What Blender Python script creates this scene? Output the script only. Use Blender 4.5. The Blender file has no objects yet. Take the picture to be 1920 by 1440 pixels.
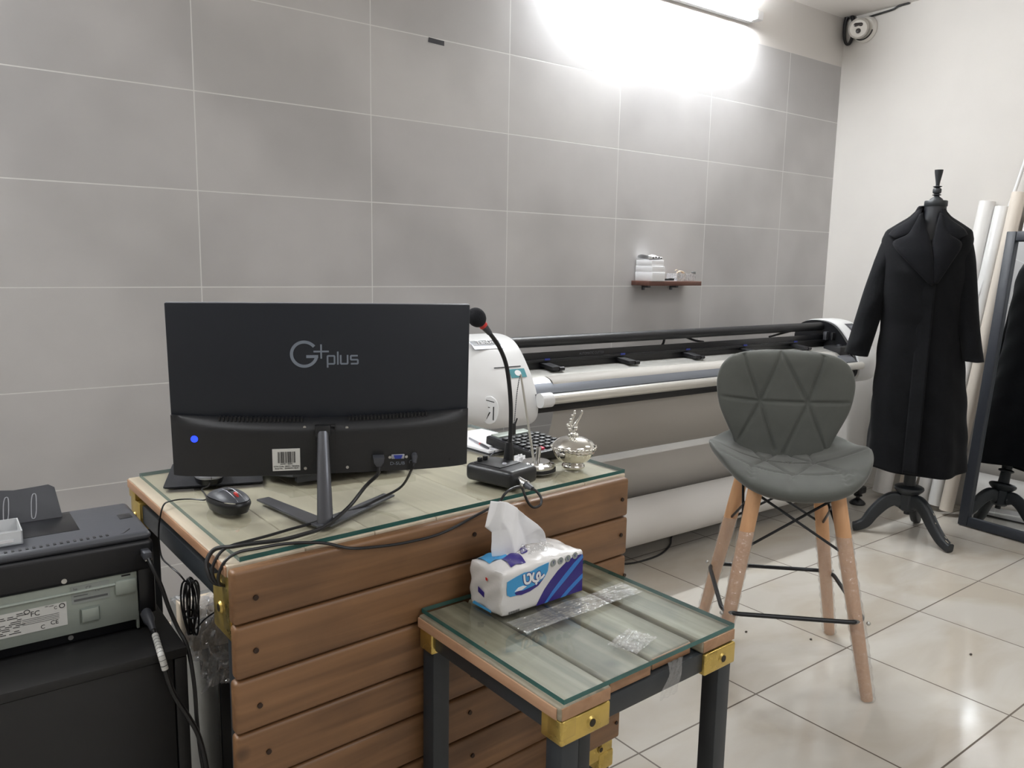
import bpy, bmesh, math, random
from mathutils import Vector as V, Matrix as M
R = math.radians
PI = math.pi
rnd = random.Random(7)
SC = bpy.context.scene
COL = SC.collection

# ------------------------------------------------------------------ helpers
def lin(r, g, b):
    f = lambda c: (c / 255) / 12.92 if c / 255 <= .04045 else ((c / 255 + .055) / 1.055) ** 2.4
    return (f(r), f(g), f(b), 1)

def spline(pts, n=8):
    P = [V(p) for p in pts]
    out = []
    for i in range(len(P) - 1):
        p0 = P[max(i - 1, 0)]; p1 = P[i]; p2 = P[i + 1]; p3 = P[min(i + 2, len(P) - 1)]
        for k in range(n):
            t = k / n
            out.append(.5 * ((2 * p1) + (p2 - p0) * t + (2 * p0 - 5 * p1 + 4 * p2 - p3) * t * t + (3 * p1 - p0 - 3 * p2 + p3) * t ** 3))
    out.append(P[-1])
    return out

def zrot(a): return M.Rotation(a, 4, 'Z')
def T(x, y, z): return M.Translation((x, y, z))

class MB:
    def __init__(s): s.bm = bmesh.new(); s.mi = 0
    def _add(s, tmp, mx=None):
        if mx is not None: bmesh.ops.transform(tmp, matrix=mx, verts=tmp.verts)
        vm = {v: s.bm.verts.new(v.co) for v in tmp.verts}
        for f in tmp.faces:
            try:
                nf = s.bm.faces.new([vm[v] for v in f.verts]); nf.material_index = s.mi
            except ValueError: pass
        tmp.free(); return s
    def box(s, c, d, mx=None, bev=0, seg=2):
        t = bmesh.new(); bmesh.ops.create_cube(t, size=1)
        for v in t.verts: v.co = V((v.co.x * d[0] + c[0], v.co.y * d[1] + c[1], v.co.z * d[2] + c[2]))
        if bev: bmesh.ops.bevel(t, geom=t.edges[:], offset=bev, segments=seg, affect='EDGES', profile=.5)
        return s._add(t, mx)
    def mm(s, lo, hi, mx=None, bev=0, seg=2):
        return s.box([(a + b) / 2 for a, b in zip(lo, hi)], [abs(b - a) for a, b in zip(lo, hi)], mx, bev, seg)
    def tube(s, pts, r, seg=8, closed=False, flat=1.0, up=None):
        P = [V(p) for p in pts]; n = len(P)
        rs = r if isinstance(r, (list, tuple)) else [r] * n
        t = bmesh.new(); rings = []; prev = None
        for i in range(n):
            a = P[i - 1] if (i or closed) else P[0]; b = P[(i + 1) % n] if (i < n - 1 or closed) else P[-1]
            d = (b - a)
            if d.length < 1e-9: d = V((0, 0, 1))
            d.normalize()
            if prev is None:
                prev = V(up) if up else (V((0, 0, 1)) if abs(d.z) < .9 else V((1, 0, 0)))
            x = prev - d * prev.dot(d)
            if x.length < 1e-6: x = d.orthogonal()
            x.normalize(); prev = x; y = d.cross(x)
            rings.append([t.verts.new(P[i] + x * math.cos(2 * PI * k / seg) * rs[i] + y * math.sin(2 * PI * k / seg) * rs[i] * flat) for k in range(seg)])
        m = n if closed else n - 1
        for i in range(m):
            A = rings[i]; B = rings[(i + 1) % n]
            for k in range(seg): t.faces.new((A[k], A[(k + 1) % seg], B[(k + 1) % seg], B[k]))
        if not closed:
            t.faces.new(rings[0][::-1]); t.faces.new(rings[-1])
        return s._add(t)
    def cyl(s, p0, p1, r0, r1=None, seg=24): return s.tube([p0, p1], [r0, r0 if r1 is None else r1], seg)
    def lathe(s, prof, seg=32, mx=None, wob=None):
        t = bmesh.new(); rings = []
        for j, (r, z) in enumerate(prof):
            rings.append([t.verts.new((max(r, 1e-5) * (wob(j, 2 * PI * k / seg) if wob else 1) * math.cos(2 * PI * k / seg), max(r, 1e-5) * (wob(j, 2 * PI * k / seg) if wob else 1) * math.sin(2 * PI * k / seg), z)) for k in range(seg)])
        for A, B in zip(rings, rings[1:]):
            for k in range(seg): t.faces.new((A[k], A[(k + 1) % seg], B[(k + 1) % seg], B[k]))
        t.faces.new(rings[0][::-1]); t.faces.new(rings[-1])
        return s._add(t, mx)
    def sphere(s, c, r, seg=24, mx=None):
        t = bmesh.new(); bmesh.ops.create_uvsphere(t, u_segments=seg, v_segments=seg // 2, radius=1)
        rr = r if isinstance(r, (list, tuple)) else (r, r, r)
        for v in t.verts: v.co = V((v.co.x * rr[0] + c[0], v.co.y * rr[1] + c[1], v.co.z * rr[2] + c[2]))
        return s._add(t, mx)
    def prism(s, poly, h0, h1, mx=None, bev=0, seg=2):
        """poly in local XY, extruded along local Z from h0 to h1"""
        t = bmesh.new()
        A = [t.verts.new((x, y, h0)) for x, y in poly]; B = [t.verts.new((x, y, h1)) for x, y in poly]
        n = len(poly)
        fa = t.faces.new(A[::-1]); fb = t.faces.new(B)
        for k in range(n): t.faces.new((A[k], A[(k + 1) % n], B[(k + 1) % n], B[k]))
        if bev:
            es = list(set(list(fa.edges) + list(fb.edges)))
            bmesh.ops.bevel(t, geom=es, offset=bev, segments=seg, affect='EDGES', profile=.5)
        bmesh.ops.recalc_face_normals(t, faces=t.faces)
        return s._add(t, mx)
    def grid(s, fn, nu, nv, cu=False, cv=False):
        t = bmesh.new()
        a = nu if cu else nu + 1; b = nv if cv else nv + 1
        G = [[t.verts.new(fn(i / nu, j / nv)) for j in range(b)] for i in range(a)]
        for i in range(nu):
            for j in range(nv):
                t.faces.new((G[i][j], G[(i + 1) % a][j], G[(i + 1) % a][(j + 1) % b], G[i][(j + 1) % b]))
        return s._add(t)
    def stroke(s, pts, w, mx, h=.0004, closed=False):
        """flat poly-line in local XY with width w"""
        P = [V((x, y)) for x, y in pts]; n = len(P); L = []; Rr = []
        for i in range(n):
            d1 = (P[i] - P[i - 1]) if (i or closed) else (P[1] - P[0])
            d2 = (P[(i + 1) % n] - P[i]) if (i < n - 1 or closed) else (P[-1] - P[-2])
            d1 = d1.normalized(); d2 = d2.normalized()
            n1 = V((-d1.y, d1.x)); n2 = V((-d2.y, d2.x)); m = (n1 + n2)
            m = m.normalized() if m.length > 1e-4 else n1
            k = w / 2 / max(.5, m.dot(n1))
            L.append(P[i] + m * k); Rr.append(P[i] - m * k)
        t = bmesh.new()
        q = lambda p, z: t.verts.new((p.x, p.y, z))
        a = [q(p, h) for p in L]; b = [q(p, h) for p in Rr]
        for i in range(n if closed else n - 1):
            j = (i + 1) % n
            t.faces.new((b[i], b[j], a[j], a[i]))
        r = bmesh.ops.extrude_face_region(t, geom=t.faces[:])
        for v in [g for g in r['geom'] if isinstance(g, bmesh.types.BMVert)]: v.co.z = 0
        bmesh.ops.recalc_face_normals(t, faces=t.faces)
        return s._add(t, mx)

MX = {}   # root matrix of every thing / part
def _props(o, label, cat, group=None, kind=None):
    if label: o['label'] = label
    if cat: o['category'] = cat
    if group: o['group'] = group
    if kind: o['kind'] = kind
def thing(name, label, cat, loc=(0, 0, 0), rz=0, group=None):
    o = bpy.data.objects.new(name, None); COL.objects.link(o)
    o.empty_display_size = .05
    o.location = loc; o.rotation_euler = (0, 0, rz)
    MX[o] = T(*loc) @ zrot(rz)
    _props(o, label, cat, group); return o
def _mesh(name, mb, mats, sharp=35, smooth=True):
    me = bpy.data.meshes.new(name)
    bmesh.ops.recalc_face_normals(mb.bm, faces=mb.bm.faces)
    mb.bm.to_mesh(me); mb.bm.free()
    for m in (mats if isinstance(mats, (list, tuple)) else [mats]): me.materials.append(m)
    if smooth:
        me.shade_smooth()
        if sharp < 180: me.set_sharp_from_angle(angle=R(sharp))
    return me
def part(par, name, mb, mats, world=False, label=None, sharp=35, mods=None, kind=None):
    if world:
        bmesh.ops.transform(mb.bm, matrix=MX[par].inverted(), verts=mb.bm.verts)
    o = bpy.data.objects.new(name, _mesh(name, mb, mats, sharp)); COL.objects.link(o)
    o.parent = par; MX[o] = MX[par]
    if label: o['label'] = label
    if kind: o['kind'] = kind
    if mods: mods(o)
    return o
def single(name, mb, mats, label, cat, group=None, kind=None, sharp=35, mods=None, recenter=True):
    if recenter:
        cs = [v.co for v in mb.bm.verts]
        c = V(((min(v.x for v in cs) + max(v.x for v in cs)) / 2, (min(v.y for v in cs) + max(v.y for v in cs)) / 2, min(v.z for v in cs)))
        bmesh.ops.translate(mb.bm, vec=-c, verts=mb.bm.verts)
    else: c = V((0, 0, 0))
    o = bpy.data.objects.new(name, _mesh(name, mb, mats, sharp)); COL.objects.link(o)
    o.location = c; MX[o] = M.Translation(c)
    _props(o, label, cat, group, kind)
    if mods: mods(o)
    return o
def dup(o, parent=None):
    c = o.copy(); COL.objects.link(c)
    if parent: c.parent = parent
    MX[c] = MX[o]
    for ch in o.children: dup(ch, c)
    return c
def place(o, loc, rz=0):
    o.location = loc; o.rotation_euler = (0, 0, rz); MX[o] = T(*loc) @ zrot(rz)
def subsurf(n): 
    def f(o):
        m = o.modifiers.new('s', 'SUBSURF'); m.levels = n; m.render_levels = n
    return f
def solid(th, off=0):
    def f(o):
        m = o.modifiers.new('t', 'SOLIDIFY'); m.thickness = th; m.offset = off
    return f
def text_bm(s, size, mx, ext=.0002, align='CENTER', sx=1.0):
    cu = bpy.data.curves.new('txt', 'FONT'); cu.body = s; cu.size = size; cu.extrude = ext; cu.align_x = align; cu.align_y = 'CENTER'
    cu.resolution_u = 3
    o = bpy.data.objects.new('txt', cu); COL.objects.link(o)
    dg = bpy.context.evaluated_depsgraph_get(); dg.update()
    me = bpy.data.meshes.new_from_object(o.evaluated_get(dg))
    t = bmesh.new(); t.from_mesh(me)
    bpy.data.objects.remove(o); bpy.data.curves.remove(cu); bpy.data.meshes.remove(me)
    bmesh.ops.transform(t, matrix=mx @ M.Diagonal((sx, 1, 1, 1)), verts=t.verts)
    return t
def addtext(mb, s, size, mx, **k): mb._add(text_bm(s, size, mx, **k)); return mb
def frame(o, x, y):
    """matrix with local X along x, local Y along y, origin o"""
    x = V(x).normalized(); y = V(y); y = (y - x * y.dot(x)).normalized(); z = x.cross(y)
    return M(((x.x, y.x, z.x, o[0]), (x.y, y.y, z.y, o[1]), (x.z, y.z, z.z, o[2]), (0, 0, 0, 1)))

# ------------------------------------------------------------------ materials
def newmat(name):
    m = bpy.data.materials.new(name); m.use_nodes = True
    nt = m.node_tree; b = nt.nodes['Principled BSDF']
    return m, nt, b
def mat(name, col, rough=.5, metal=0, noise=0, nscale=8, bump=0, bscale=60, spec=.5, coat=0, trans=0, emit=None, estr=0, sheen=0, stretch=(1, 1, 1), rvar=0):
    m, nt, b = newmat(name)
    b.inputs['Base Color'].default_value = col; b.inputs['Roughness'].default_value = rough
    b.inputs['Metallic'].default_value = metal; b.inputs['Specular IOR Level'].default_value = spec
    b.inputs['Coat Weight'].default_value = coat; b.inputs['Transmission Weight'].default_value = trans
    b.inputs['Sheen Weight'].default_value = sheen
    if emit: b.inputs['Emission Color'].default_value = emit; b.inputs['Emission Strength'].default_value = estr
    N = nt.nodes.new; L = nt.links.new
    if noise or bump or rvar:
        tc = N('ShaderNodeTexCoord'); mp = N('ShaderNodeMapping'); mp.inputs['Scale'].default_value = stretch
        L(tc.outputs['Object'], mp.inputs['Vector'])
    if noise or rvar:
        nz = N('ShaderNodeTexNoise'); nz.inputs['Scale'].default_value = nscale; nz.inputs['Detail'].default_value = 6
        L(mp.outputs[0], nz.inputs['Vector'])
    if noise:
        mr = N('ShaderNodeMapRange'); mr.inputs['From Min'].default_value = .3; mr.inputs['From Max'].default_value = .7
        mr.inputs['To Min'].default_value = 1 - noise; mr.inputs['To Max'].default_value = 1 + noise
        L(nz.outputs['Fac'], mr.inputs['Value'])
        mx = N('ShaderNodeVectorMath'); mx.operation = 'SCALE'; mx.inputs[0].default_value = col[:3]
        L(mr.outputs[0], mx.inputs['Scale']); L(mx.outputs[0], b.inputs['Base Color'])
    if rvar:
        m2 = N('ShaderNodeMapRange'); m2.inputs['From Min'].default_value = .35; m2.inputs['From Max'].default_value = .65
        m2.inputs['To Min'].default_value = max(0, rough - rvar); m2.inputs['To Max'].default_value = rough + rvar
        L(nz.outputs['Fac'], m2.inputs['Value']); L(m2.outputs[0], b.inputs['Roughness'])
    if bump:
        n2 = N('ShaderNodeTexNoise'); n2.inputs['Scale'].default_value = bscale; n2.inputs['Detail'].default_value = 4
        L(mp.outputs[0], n2.inputs['Vector'])
        bp = N('ShaderNodeBump'); bp.inputs['Strength'].default_value = bump; bp.inputs['Distance'].default_value = .002
        L(n2.outputs['Fac'], bp.inputs['Height']); L(bp.outputs[0], b.inputs['Normal'])
    return m
def wood(name, c1, c2, dark, along=0, rough=.5, scale=1.0, edge=.35):
    m, nt, b = newmat(name); N = nt.nodes.new; L = nt.links.new
    tc = N('ShaderNodeTexCoord'); oi = N('ShaderNodeObjectInfo')
    ad = N('ShaderNodeVectorMath'); ad.operation = 'ADD'
    ms = N('ShaderNodeVectorMath'); ms.operation = 'SCALE'; ms.inputs[0].default_value = (7.3, 3.1, 5.7)
    L(oi.outputs['Random'], ms.inputs['Scale'])
    L(tc.outputs['Object'], ad.inputs[0]); L(ms.outputs[0], ad.inputs[1])
    mp = N('ShaderNodeMapping'); sc = [34 * scale] * 3; sc[along] = 1.6 * scale; mp.inputs['Scale'].default_value = sc
    L(ad.outputs[0], mp.inputs['Vector'])
    n1 = N('ShaderNodeTexNoise'); n1.inputs['Scale'].default_value = 1.0; n1.inputs['Detail'].default_value = 8; n1.inputs['Distortion'].default_value = .8
    L(mp.outputs[0], n1.inputs['Vector'])
    cr = N('ShaderNodeValToRGB'); cr.color_ramp.elements[0].color = c1; cr.color_ramp.elements[0].position = .3
    cr.color_ramp.elements[1].color = c2; cr.color_ramp.elements[1].position = .72
    L(n1.outputs['Fac'], cr.inputs[0])
    n2 = N('ShaderNodeTexNoise'); n2.inputs['Scale'].default_value = 5.0; n2.inputs['Detail'].default_value = 5
    L(ad.outputs[0], n2.inputs['Vector'])
    mr = N('ShaderNodeMapRange'); mr.inputs['From Min'].default_value = .5; mr.inputs['From Max'].default_value = .75
    mr.inputs['To Max'].default_value = edge; L(n2.outputs['Fac'], mr.inputs['Value'])
    mix = N('ShaderNodeMix'); mix.data_type = 'RGBA'; mix.inputs['B'].default_value = dark
    L(mr.outputs[0], mix.inputs['Factor']); L(cr.outputs[0], mix.inputs['A'])
    # knots
    vo = N('ShaderNodeTexVoronoi'); vo.inputs['Scale'].default_value = 4.2
    L(ad.outputs[0], vo.inputs['Vector'])
    m3 = N('ShaderNodeMapRange'); m3.inputs['From Min'].default_value = .02; m3.inputs['From Max'].default_value = .075
    m3.inputs['To Min'].default_value = .75; m3.inputs['To Max'].default_value = 0; L(vo.outputs['Distance'], m3.inputs['Value'])
    mix2 = N('ShaderNodeMix'); mix2.data_type = 'RGBA'; mix2.inputs['B'].default_value = dark
    L(m3.outputs[0], mix2.inputs['Factor']); L(mix.outputs['Result'], mix2.inputs['A'])
    L(mix2.outputs['Result'], b.inputs['Base Color'])
    b.inputs['Roughness'].default_value = rough
    bp = N('ShaderNodeBump'); bp.inputs['Strength'].default_value = .25; bp.inputs['Distance'].default_value = .001
    L(n1.outputs['Fac'], bp.inputs['Height']); L(bp.outputs[0], b.inputs['Normal'])
    return m
def thinclear(name, tint=(1, 1, 1, 1), fac=.75, rough=.08, bump=.6, bscale=35, white=0.0):
    """clear crinkled film: mostly see-through, glossy highlights"""
    m = bpy.data.materials.new(name); m.use_nodes = True; nt = m.node_tree; nt.nodes.clear(); N = nt.nodes.new; L = nt.links.new
    out = N('ShaderNodeOutputMaterial'); tr = N('ShaderNodeBsdfTransparent'); tr.inputs[0].default_value = tint
    gl = N('ShaderNodeBsdfGlossy'); gl.inputs['Roughness'].default_value = rough
    df = N('ShaderNodeBsdfDiffuse'); df.inputs[0].default_value = (.8, .8, .8, 1)
    tc = N('ShaderNodeTexCoord'); nz = N('ShaderNodeTexNoise'); nz.inputs['Scale'].default_value = bscale; nz.inputs['Detail'].default_value = 3
    L(tc.outputs['Object'], nz.inputs['Vector'])
    bp = N('ShaderNodeBump'); bp.inputs['Strength'].default_value = bump; bp.inputs['Distance'].default_value = .01
    L(nz.outputs['Fac'], bp.inputs['Height']); L(bp.outputs[0], gl.inputs['Normal'])
    m1 = N('ShaderNodeMixShader'); m1.inputs[0].default_value = white; L(gl.outputs[0], m1.inputs[1]); L(df.outputs[0], m1.inputs[2])
    m2 = N('ShaderNodeMixShader'); m2.inputs[0].default_value = 1 - fac
    L(tr.outputs[0], m2.inputs[1]); L(m1.outputs[0], m2.inputs[2]); L(m2.outputs[0], out.inputs[0])
    return m
def sheetglass(name):
    """flat float glass seen from above: transparent with Fresnel reflection, green at the cut edge"""
    m = bpy.data.materials.new(name); m.use_nodes = True; nt = m.node_tree; nt.nodes.clear(); N = nt.nodes.new; L = nt.links.new
    out = N('ShaderNodeOutputMaterial'); tr = N('ShaderNodeBsdfTransparent'); tr.inputs[0].default_value = (.965, .985, .975, 1)
    gl = N('ShaderNodeBsdfGlossy'); gl.inputs['Roughness'].default_value = .04
    fr = N('ShaderNodeFresnel'); fr.inputs[0].default_value = 1.5
    ge = N('ShaderNodeNewGeometry'); iv = N('ShaderNodeMath'); iv.operation = 'SUBTRACT'; iv.inputs[0].default_value = 1; L(ge.outputs['Backfacing'], iv.inputs[1])
    ml = N('ShaderNodeMath'); ml.operation = 'MULTIPLY'; L(fr.outputs[0], ml.inputs[0]); L(iv.outputs[0], ml.inputs[1])
    mx = N('ShaderNodeMixShader'); L(ml.outputs[0], mx.inputs[0]); L(tr.outputs[0], mx.inputs[1]); L(gl.outputs[0], mx.inputs[2])
    L(mx.outputs[0], out.inputs[0]); return m

def tile_wall():
    m, nt, b = newmat('grey_wall_tile'); N = nt.nodes.new; L = nt.links.new
    tc = N('ShaderNodeTexCoord'); sp = N('ShaderNodeSeparateXYZ'); L(tc.outputs['Object'], sp.inputs[0])
    X0, Z0 = .7809 - .64 * 20, 2.1191 - .32 * 20
    def sub(o, v):
        a = N('ShaderNodeMath'); a.operation = 'SUBTRACT'; L(o, a.inputs[0]); a.inputs[1].default_value = v; return a.outputs[0]
    cb = N('ShaderNodeCombineXYZ'); L(sub(sp.outputs['X'], X0), cb.inputs[0]); L(sub(sp.outputs['Z'], Z0), cb.inputs[1])
    br = N('ShaderNodeTexBrick'); br.offset = 0; br.squash = 1
    br.inputs['Scale'].default_value = 1; br.inputs['Brick Width'].default_value = .64; br.inputs['Row Height'].default_value = .32
    br.inputs['Mortar Size'].default_value = .0022; br.inputs['Mortar Smooth'].default_value = .3; br.inputs['Bias'].default_value = 0
    br.inputs['Color1'].default_value = lin(190, 188, 188); br.inputs['Color2'].default_value = lin(198, 196, 195); br.inputs['Mortar'].default_value = lin(222, 221, 219)
    L(cb.outputs[0], br.inputs['Vector'])
    # cloudy cement look
    n1 = N('ShaderNodeTexNoise'); n1.inputs['Scale'].default_value = 1.9; n1.inputs['Detail'].default_value = 2; n1.inputs['Roughness'].default_value = .45
    L(cb.outputs[0], n1.inputs['Vector'])
    r1 = N('ShaderNodeMapRange'); r1.interpolation_type = 'SMOOTHSTEP'; r1.inputs['From Min'].default_value = .33; r1.inputs['From Max'].default_value = .62; r1.inputs['To Min'].default_value = .86; r1.inputs['To Max'].default_value = 1.03
    L(n1.outputs['Fac'], r1.inputs['Value'])
    n2 = N('ShaderNodeTexNoise'); n2.inputs['Scale'].default_value = 14; n2.inputs['Detail'].default_value = 5
    L(cb.outputs[0], n2.inputs['Vector'])
    r2 = N('ShaderNodeMapRange'); r2.inputs['To Min'].default_value = .97; r2.inputs['To Max'].default_value = 1.03; L(n2.outputs['Fac'], r2.inputs['Value'])
    mu = N('ShaderNodeMath'); mu.operation = 'MULTIPLY'; L(r1.outputs[0], mu.inputs[0]); L(r2.outputs[0], mu.inputs[1])
    # clouds only on the tile, not in the joint
    mj = N('ShaderNodeMix'); mj.data_type = 'FLOAT'; L(br.outputs['Fac'], mj.inputs['Factor']); L(mu.outputs[0], mj.inputs['A']); mj.inputs['B'].default_value = 1
    sc = N('ShaderNodeVectorMath'); sc.operation = 'SCALE'; L(br.outputs['Color'], sc.inputs[0]); L(mj.outputs['Result'], sc.inputs['Scale'])
    # painted plaster band above the top tile row
    gt = N('ShaderNodeMath'); gt.operation = 'GREATER_THAN'; L(sp.outputs['Z'], gt.inputs[0]); gt.inputs[1].default_value = 2.438
    pl = N('ShaderNodeMix'); pl.data_type = 'RGBA'; L(gt.outputs[0], pl.inputs['Factor']); L(sc.outputs[0], pl.inputs['A']); pl.inputs['B'].default_value = lin(214, 210, 206)
    L(pl.outputs['Result'], b.inputs['Base Color'])
    b.inputs['Roughness'].default_value = .5; b.inputs['Specular IOR Level'].default_value = .35
    iv = N('ShaderNodeMath'); iv.operation = 'SUBTRACT'; iv.inputs[0].default_value = 1; L(br.outputs['Fac'], iv.inputs[1])
    bp = N('ShaderNodeBump'); bp.inputs['Strength'].default_value = .3; bp.inputs['Distance'].default_value = .002
    L(iv.outputs[0], bp.inputs['Height']); L(bp.outputs[0], b.inputs['Normal'])
    return m
def tile_floor():
    m, nt, b = newmat('cream_marble_floor_tile'); N = nt.nodes.new; L = nt.links.new
    tc = N('ShaderNodeTexCoord'); mp = N('ShaderNodeMapping'); mp.vector_type = 'TEXTURE'
    mp.inputs['Location'].default_value = (1.4245, 1.3321, 0); mp.inputs['Rotation'].default_value = (0, 0, .0158)
    L(tc.outputs['Object'], mp.inputs['Vector'])
    ad = N('ShaderNodeVectorMath'); ad.operation = 'ADD'; ad.inputs[1].default_value = (10, 10, 0); L(mp.outputs[0], ad.inputs[0])
    br = N('ShaderNodeTexBrick'); br.offset = 0; br.squash = 1
    br.inputs['Scale'].default_value = 1; br.inputs['Brick Width'].default_value = .5; br.inputs['Row Height'].default_value = .5
    br.inputs['Mortar Size'].default_value = .0026; br.inputs['Mortar Smooth'].default_value = .0
    br.inputs['Color1'].default_value = lin(194, 189, 180); br.inputs['Color2'].default_value = lin(201, 197, 189); br.inputs['Mortar'].default_value = lin(92, 82, 72)
    L(ad.outputs[0], br.inputs['Vector'])
    m2 = N('ShaderNodeMapping'); m2.inputs['Scale'].default_value = (1.2, 2.6, 1); m2.inputs['Rotation'].default_value = (0, 0, .5); L(ad.outputs[0], m2.inputs['Vector'])
    n1 = N('ShaderNodeTexNoise'); n1.inputs['Scale'].default_value = 1.7; n1.inputs['Detail'].default_value = 7; n1.inputs['Distortion'].default_value = .6
    L(m2.outputs[0], n1.inputs['Vector'])
    cr = N('ShaderNodeValToRGB'); e = cr.color_ramp.elements
    e[0].position = .36; e[0].color = lin(226, 216, 202); e[1].position = .58; e[1].color = (1, 1, 1, 1)
    L(n1.outputs['Fac'], cr.inputs[0])
    mu = N('ShaderNodeMix'); mu.data_type = 'RGBA'; mu.blend_type = 'MULTIPLY'; mu.inputs['Factor'].default_value = .55
    L(br.outputs['Color'], mu.inputs['A']); L(cr.outputs[0], mu.inputs['B']); L(mu.outputs['Result'], b.inputs['Base Color'])
    rr = N('ShaderNodeMapRange'); rr.inputs['To Min'].default_value = .10; rr.inputs['To Max'].default_value = .6; L(br.outputs['Fac'], rr.inputs['Value'])
    L(rr.outputs[0], b.inputs['Roughness']); b.inputs['Specular IOR Level'].default_value = .5
    return m
K = {}
K['wall'] = tile_wall(); K['floor'] = tile_floor()
K['plaster'] = mat('white_plaster', lin(208, 204, 199), .75, noise=.025, nscale=3, bump=.08, bscale=40)
K['ceil'] = mat('ceiling_paint', lin(222, 217, 212), .8, noise=.02, nscale=3)
K['plank'] = wood('stained_plank', lin(102, 72, 46), lin(138, 101, 68), lin(54, 37, 26), 0, .45)
K['plankend'] = wood('plank_edge', lin(168, 128, 98), lin(192, 154, 124), lin(120, 76, 52), 1, .5)
K['top'] = wood('dusty_tabletop_board', lin(190, 177, 156), lin(212, 199, 178), lin(150, 138, 118), 1, .55, edge=.5)
K['top2'] = wood('dusty_side_table_board', lin(98, 92, 76), lin(166, 158, 138), lin(66, 62, 52), 1, .5, edge=.85)
K['edge2'] = wood('side_table_board_edge', lin(150, 112, 82), lin(176, 138, 106), lin(100, 70, 50), 1, .5)
K['steel'] = mat('dark_grey_painted_steel', lin(40, 45, 50), .42, noise=.1, nscale=10)
K['brass'] = mat('brushed_brass', lin(206, 180, 104), .34, .9, noise=.12, nscale=22, rvar=.1)
K['brasshole'] = mat('dark_brass_hole', lin(50, 42, 30), .5, .4)
K['screw'] = mat('dark_screw', lin(58, 44, 36), .4, .6)
K['zinc'] = mat('bright_screw', lin(190, 190, 188), .3, 1)
K['glass'] = sheetglass('clear_float_glass')
K['gedge'] = mat('green_glass_edge', lin(38, 92, 88), .12, noise=.2, nscale=14, spec=.6)
K['black'] = mat('black_plastic', lin(18, 19, 23), .45, noise=.08, nscale=30)
K['blackg'] = mat('black_satin_plastic', lin(16, 17, 21), .35)
K['navy'] = mat('blue_black_sheet_back', lin(17, 23, 33), .5, bump=.05, bscale=200)
K['housing'] = mat('black_textured_housing', lin(26, 27, 30), .42, bump=.1, bscale=300)
K['greyp'] = mat('dark_grey_plastic', lin(64, 66, 72), .45, bump=.08, bscale=120)
K['greym'] = mat('grey_satin_metal', lin(104, 106, 112), .3, .7)
K['silver'] = mat('silver_plastic', lin(168, 170, 178), .3, .3)
K['chrome'] = mat('chrome', lin(225, 225, 225), .09, 1)
K['silverware'] = mat('polished_silver', lin(226, 224, 218), .13, 1)
K['alu'] = mat('brushed_aluminium', lin(214, 212, 206), .33, .75)
K['alud'] = mat('grey_anodised_extrusion', lin(118, 122, 130), .38, .6)
K['white'] = mat('white_plastic', lin(226, 226, 226), .32, spec=.5)
K['whitep'] = mat('white_paper', lin(238, 238, 240), .7)
K['vinyl'] = mat('white_roll_paper', lin(226, 224, 222), .5)
K['sheet'] = mat('hanging_plotter_paper', lin(168, 164, 158), .6)
K['red'] = mat('red_plastic', lin(206, 48, 44), .35)
K['pink'] = mat('pink_key', lin(224, 60, 96), .4)
K['teal'] = mat('teal_key', lin(70, 140, 150), .4)
K['blue'] = mat('vga_blue', lin(44, 60, 150), .4)
K['led'] = mat('blue_power_light', lin(20, 30, 200), .3, emit=(.02, .06, 1, 1), estr=2.2)
K['logo'] = mat('grey_logo_print', lin(118, 126, 138), .4)
K['label'] = mat('white_label', lin(212, 212, 208), .55)
K['labelg'] = mat('grey_label', lin(150, 156, 152), .55)
K['ink'] = mat('black_ink', lin(24, 24, 26), .6)
K['inkg'] = mat('grey_ink', lin(92, 94, 94), .6)
K['foam'] = mat('black_foam', lin(24, 25, 30), .95, bump=.6, bscale=400)
K['cable'] = mat('black_cable_rubber', lin(24, 24, 26), .42)
K['cableg'] = mat('grey_cable_rubber', lin(130, 130, 132), .45)
K['velvet'] = mat('grey_velvet', lin(84, 86, 82), .85, noise=.14, nscale=7, bump=.15, bscale=500, sheen=.22, spec=.2)
K['beech'] = wood('beech_leg', lin(196, 146, 104), lin(216, 170, 128), lin(176, 128, 88), 2, .45, edge=.2)
K['film'] = thinclear('clear_film_wrap', (.95, .95, .95, 1), .74, .12, 1.0, 60, .4)
K['bag'] = thinclear('clear_plastic_bag', (.95, .95, .97, 1), .48, .1, 1.0, 40, .45)
K['tray'] = thinclear('frosted_plastic_tray', (.86, .88, .9, 1), .45, .3, .1, 10, .8)
K['coat'] = mat('black_wool', lin(13, 14, 17), .92, noise=.15, nscale=60, bump=.25, bscale=350, sheen=.03, spec=.15)
K['coat2'] = mat('black_wool_lapel', lin(15, 16, 20), .9, noise=.12, nscale=60, bump=.25, bscale=350, sheen=.04, spec=.15)
K['leather'] = mat('black_leatherette', lin(26, 28, 33), .42, bump=.1, bscale=200)
K['blackwood'] = mat('black_painted_wood', lin(30, 34, 38), .48, noise=.25, nscale=12, bump=.2, bscale=60)
K['chip'] = mat('bare_wood_chip', lin(186, 176, 160), .7)
K['mirror'] = mat('mirror_silvering', (.86, .9, .93, 1), .012, 1)
K['frame'] = mat('black_mirror_frame', lin(38, 42, 50), .5)
K['cab'] = mat('black_cabinet_board', lin(25, 25, 26), .55, noise=.12, nscale=6, bump=.08, bscale=120)
K['zincp'] = mat('galvanised_back_plate', lin(160, 168, 160), .45, .25, noise=.04, nscale=4)
K['carton'] = mat('cream_carton', lin(214, 198, 176), .75, noise=.06)
K['cartonb'] = mat('brown_print', lin(86, 52, 44), .7)
K['towerg'] = mat('grey_case_steel', lin(118, 118, 116), .5, .3, noise=.08)
K['walnut'] = wood('walnut_shelf', lin(82, 52, 44), lin(112, 76, 64), lin(50, 30, 26), 0, .5)
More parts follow.
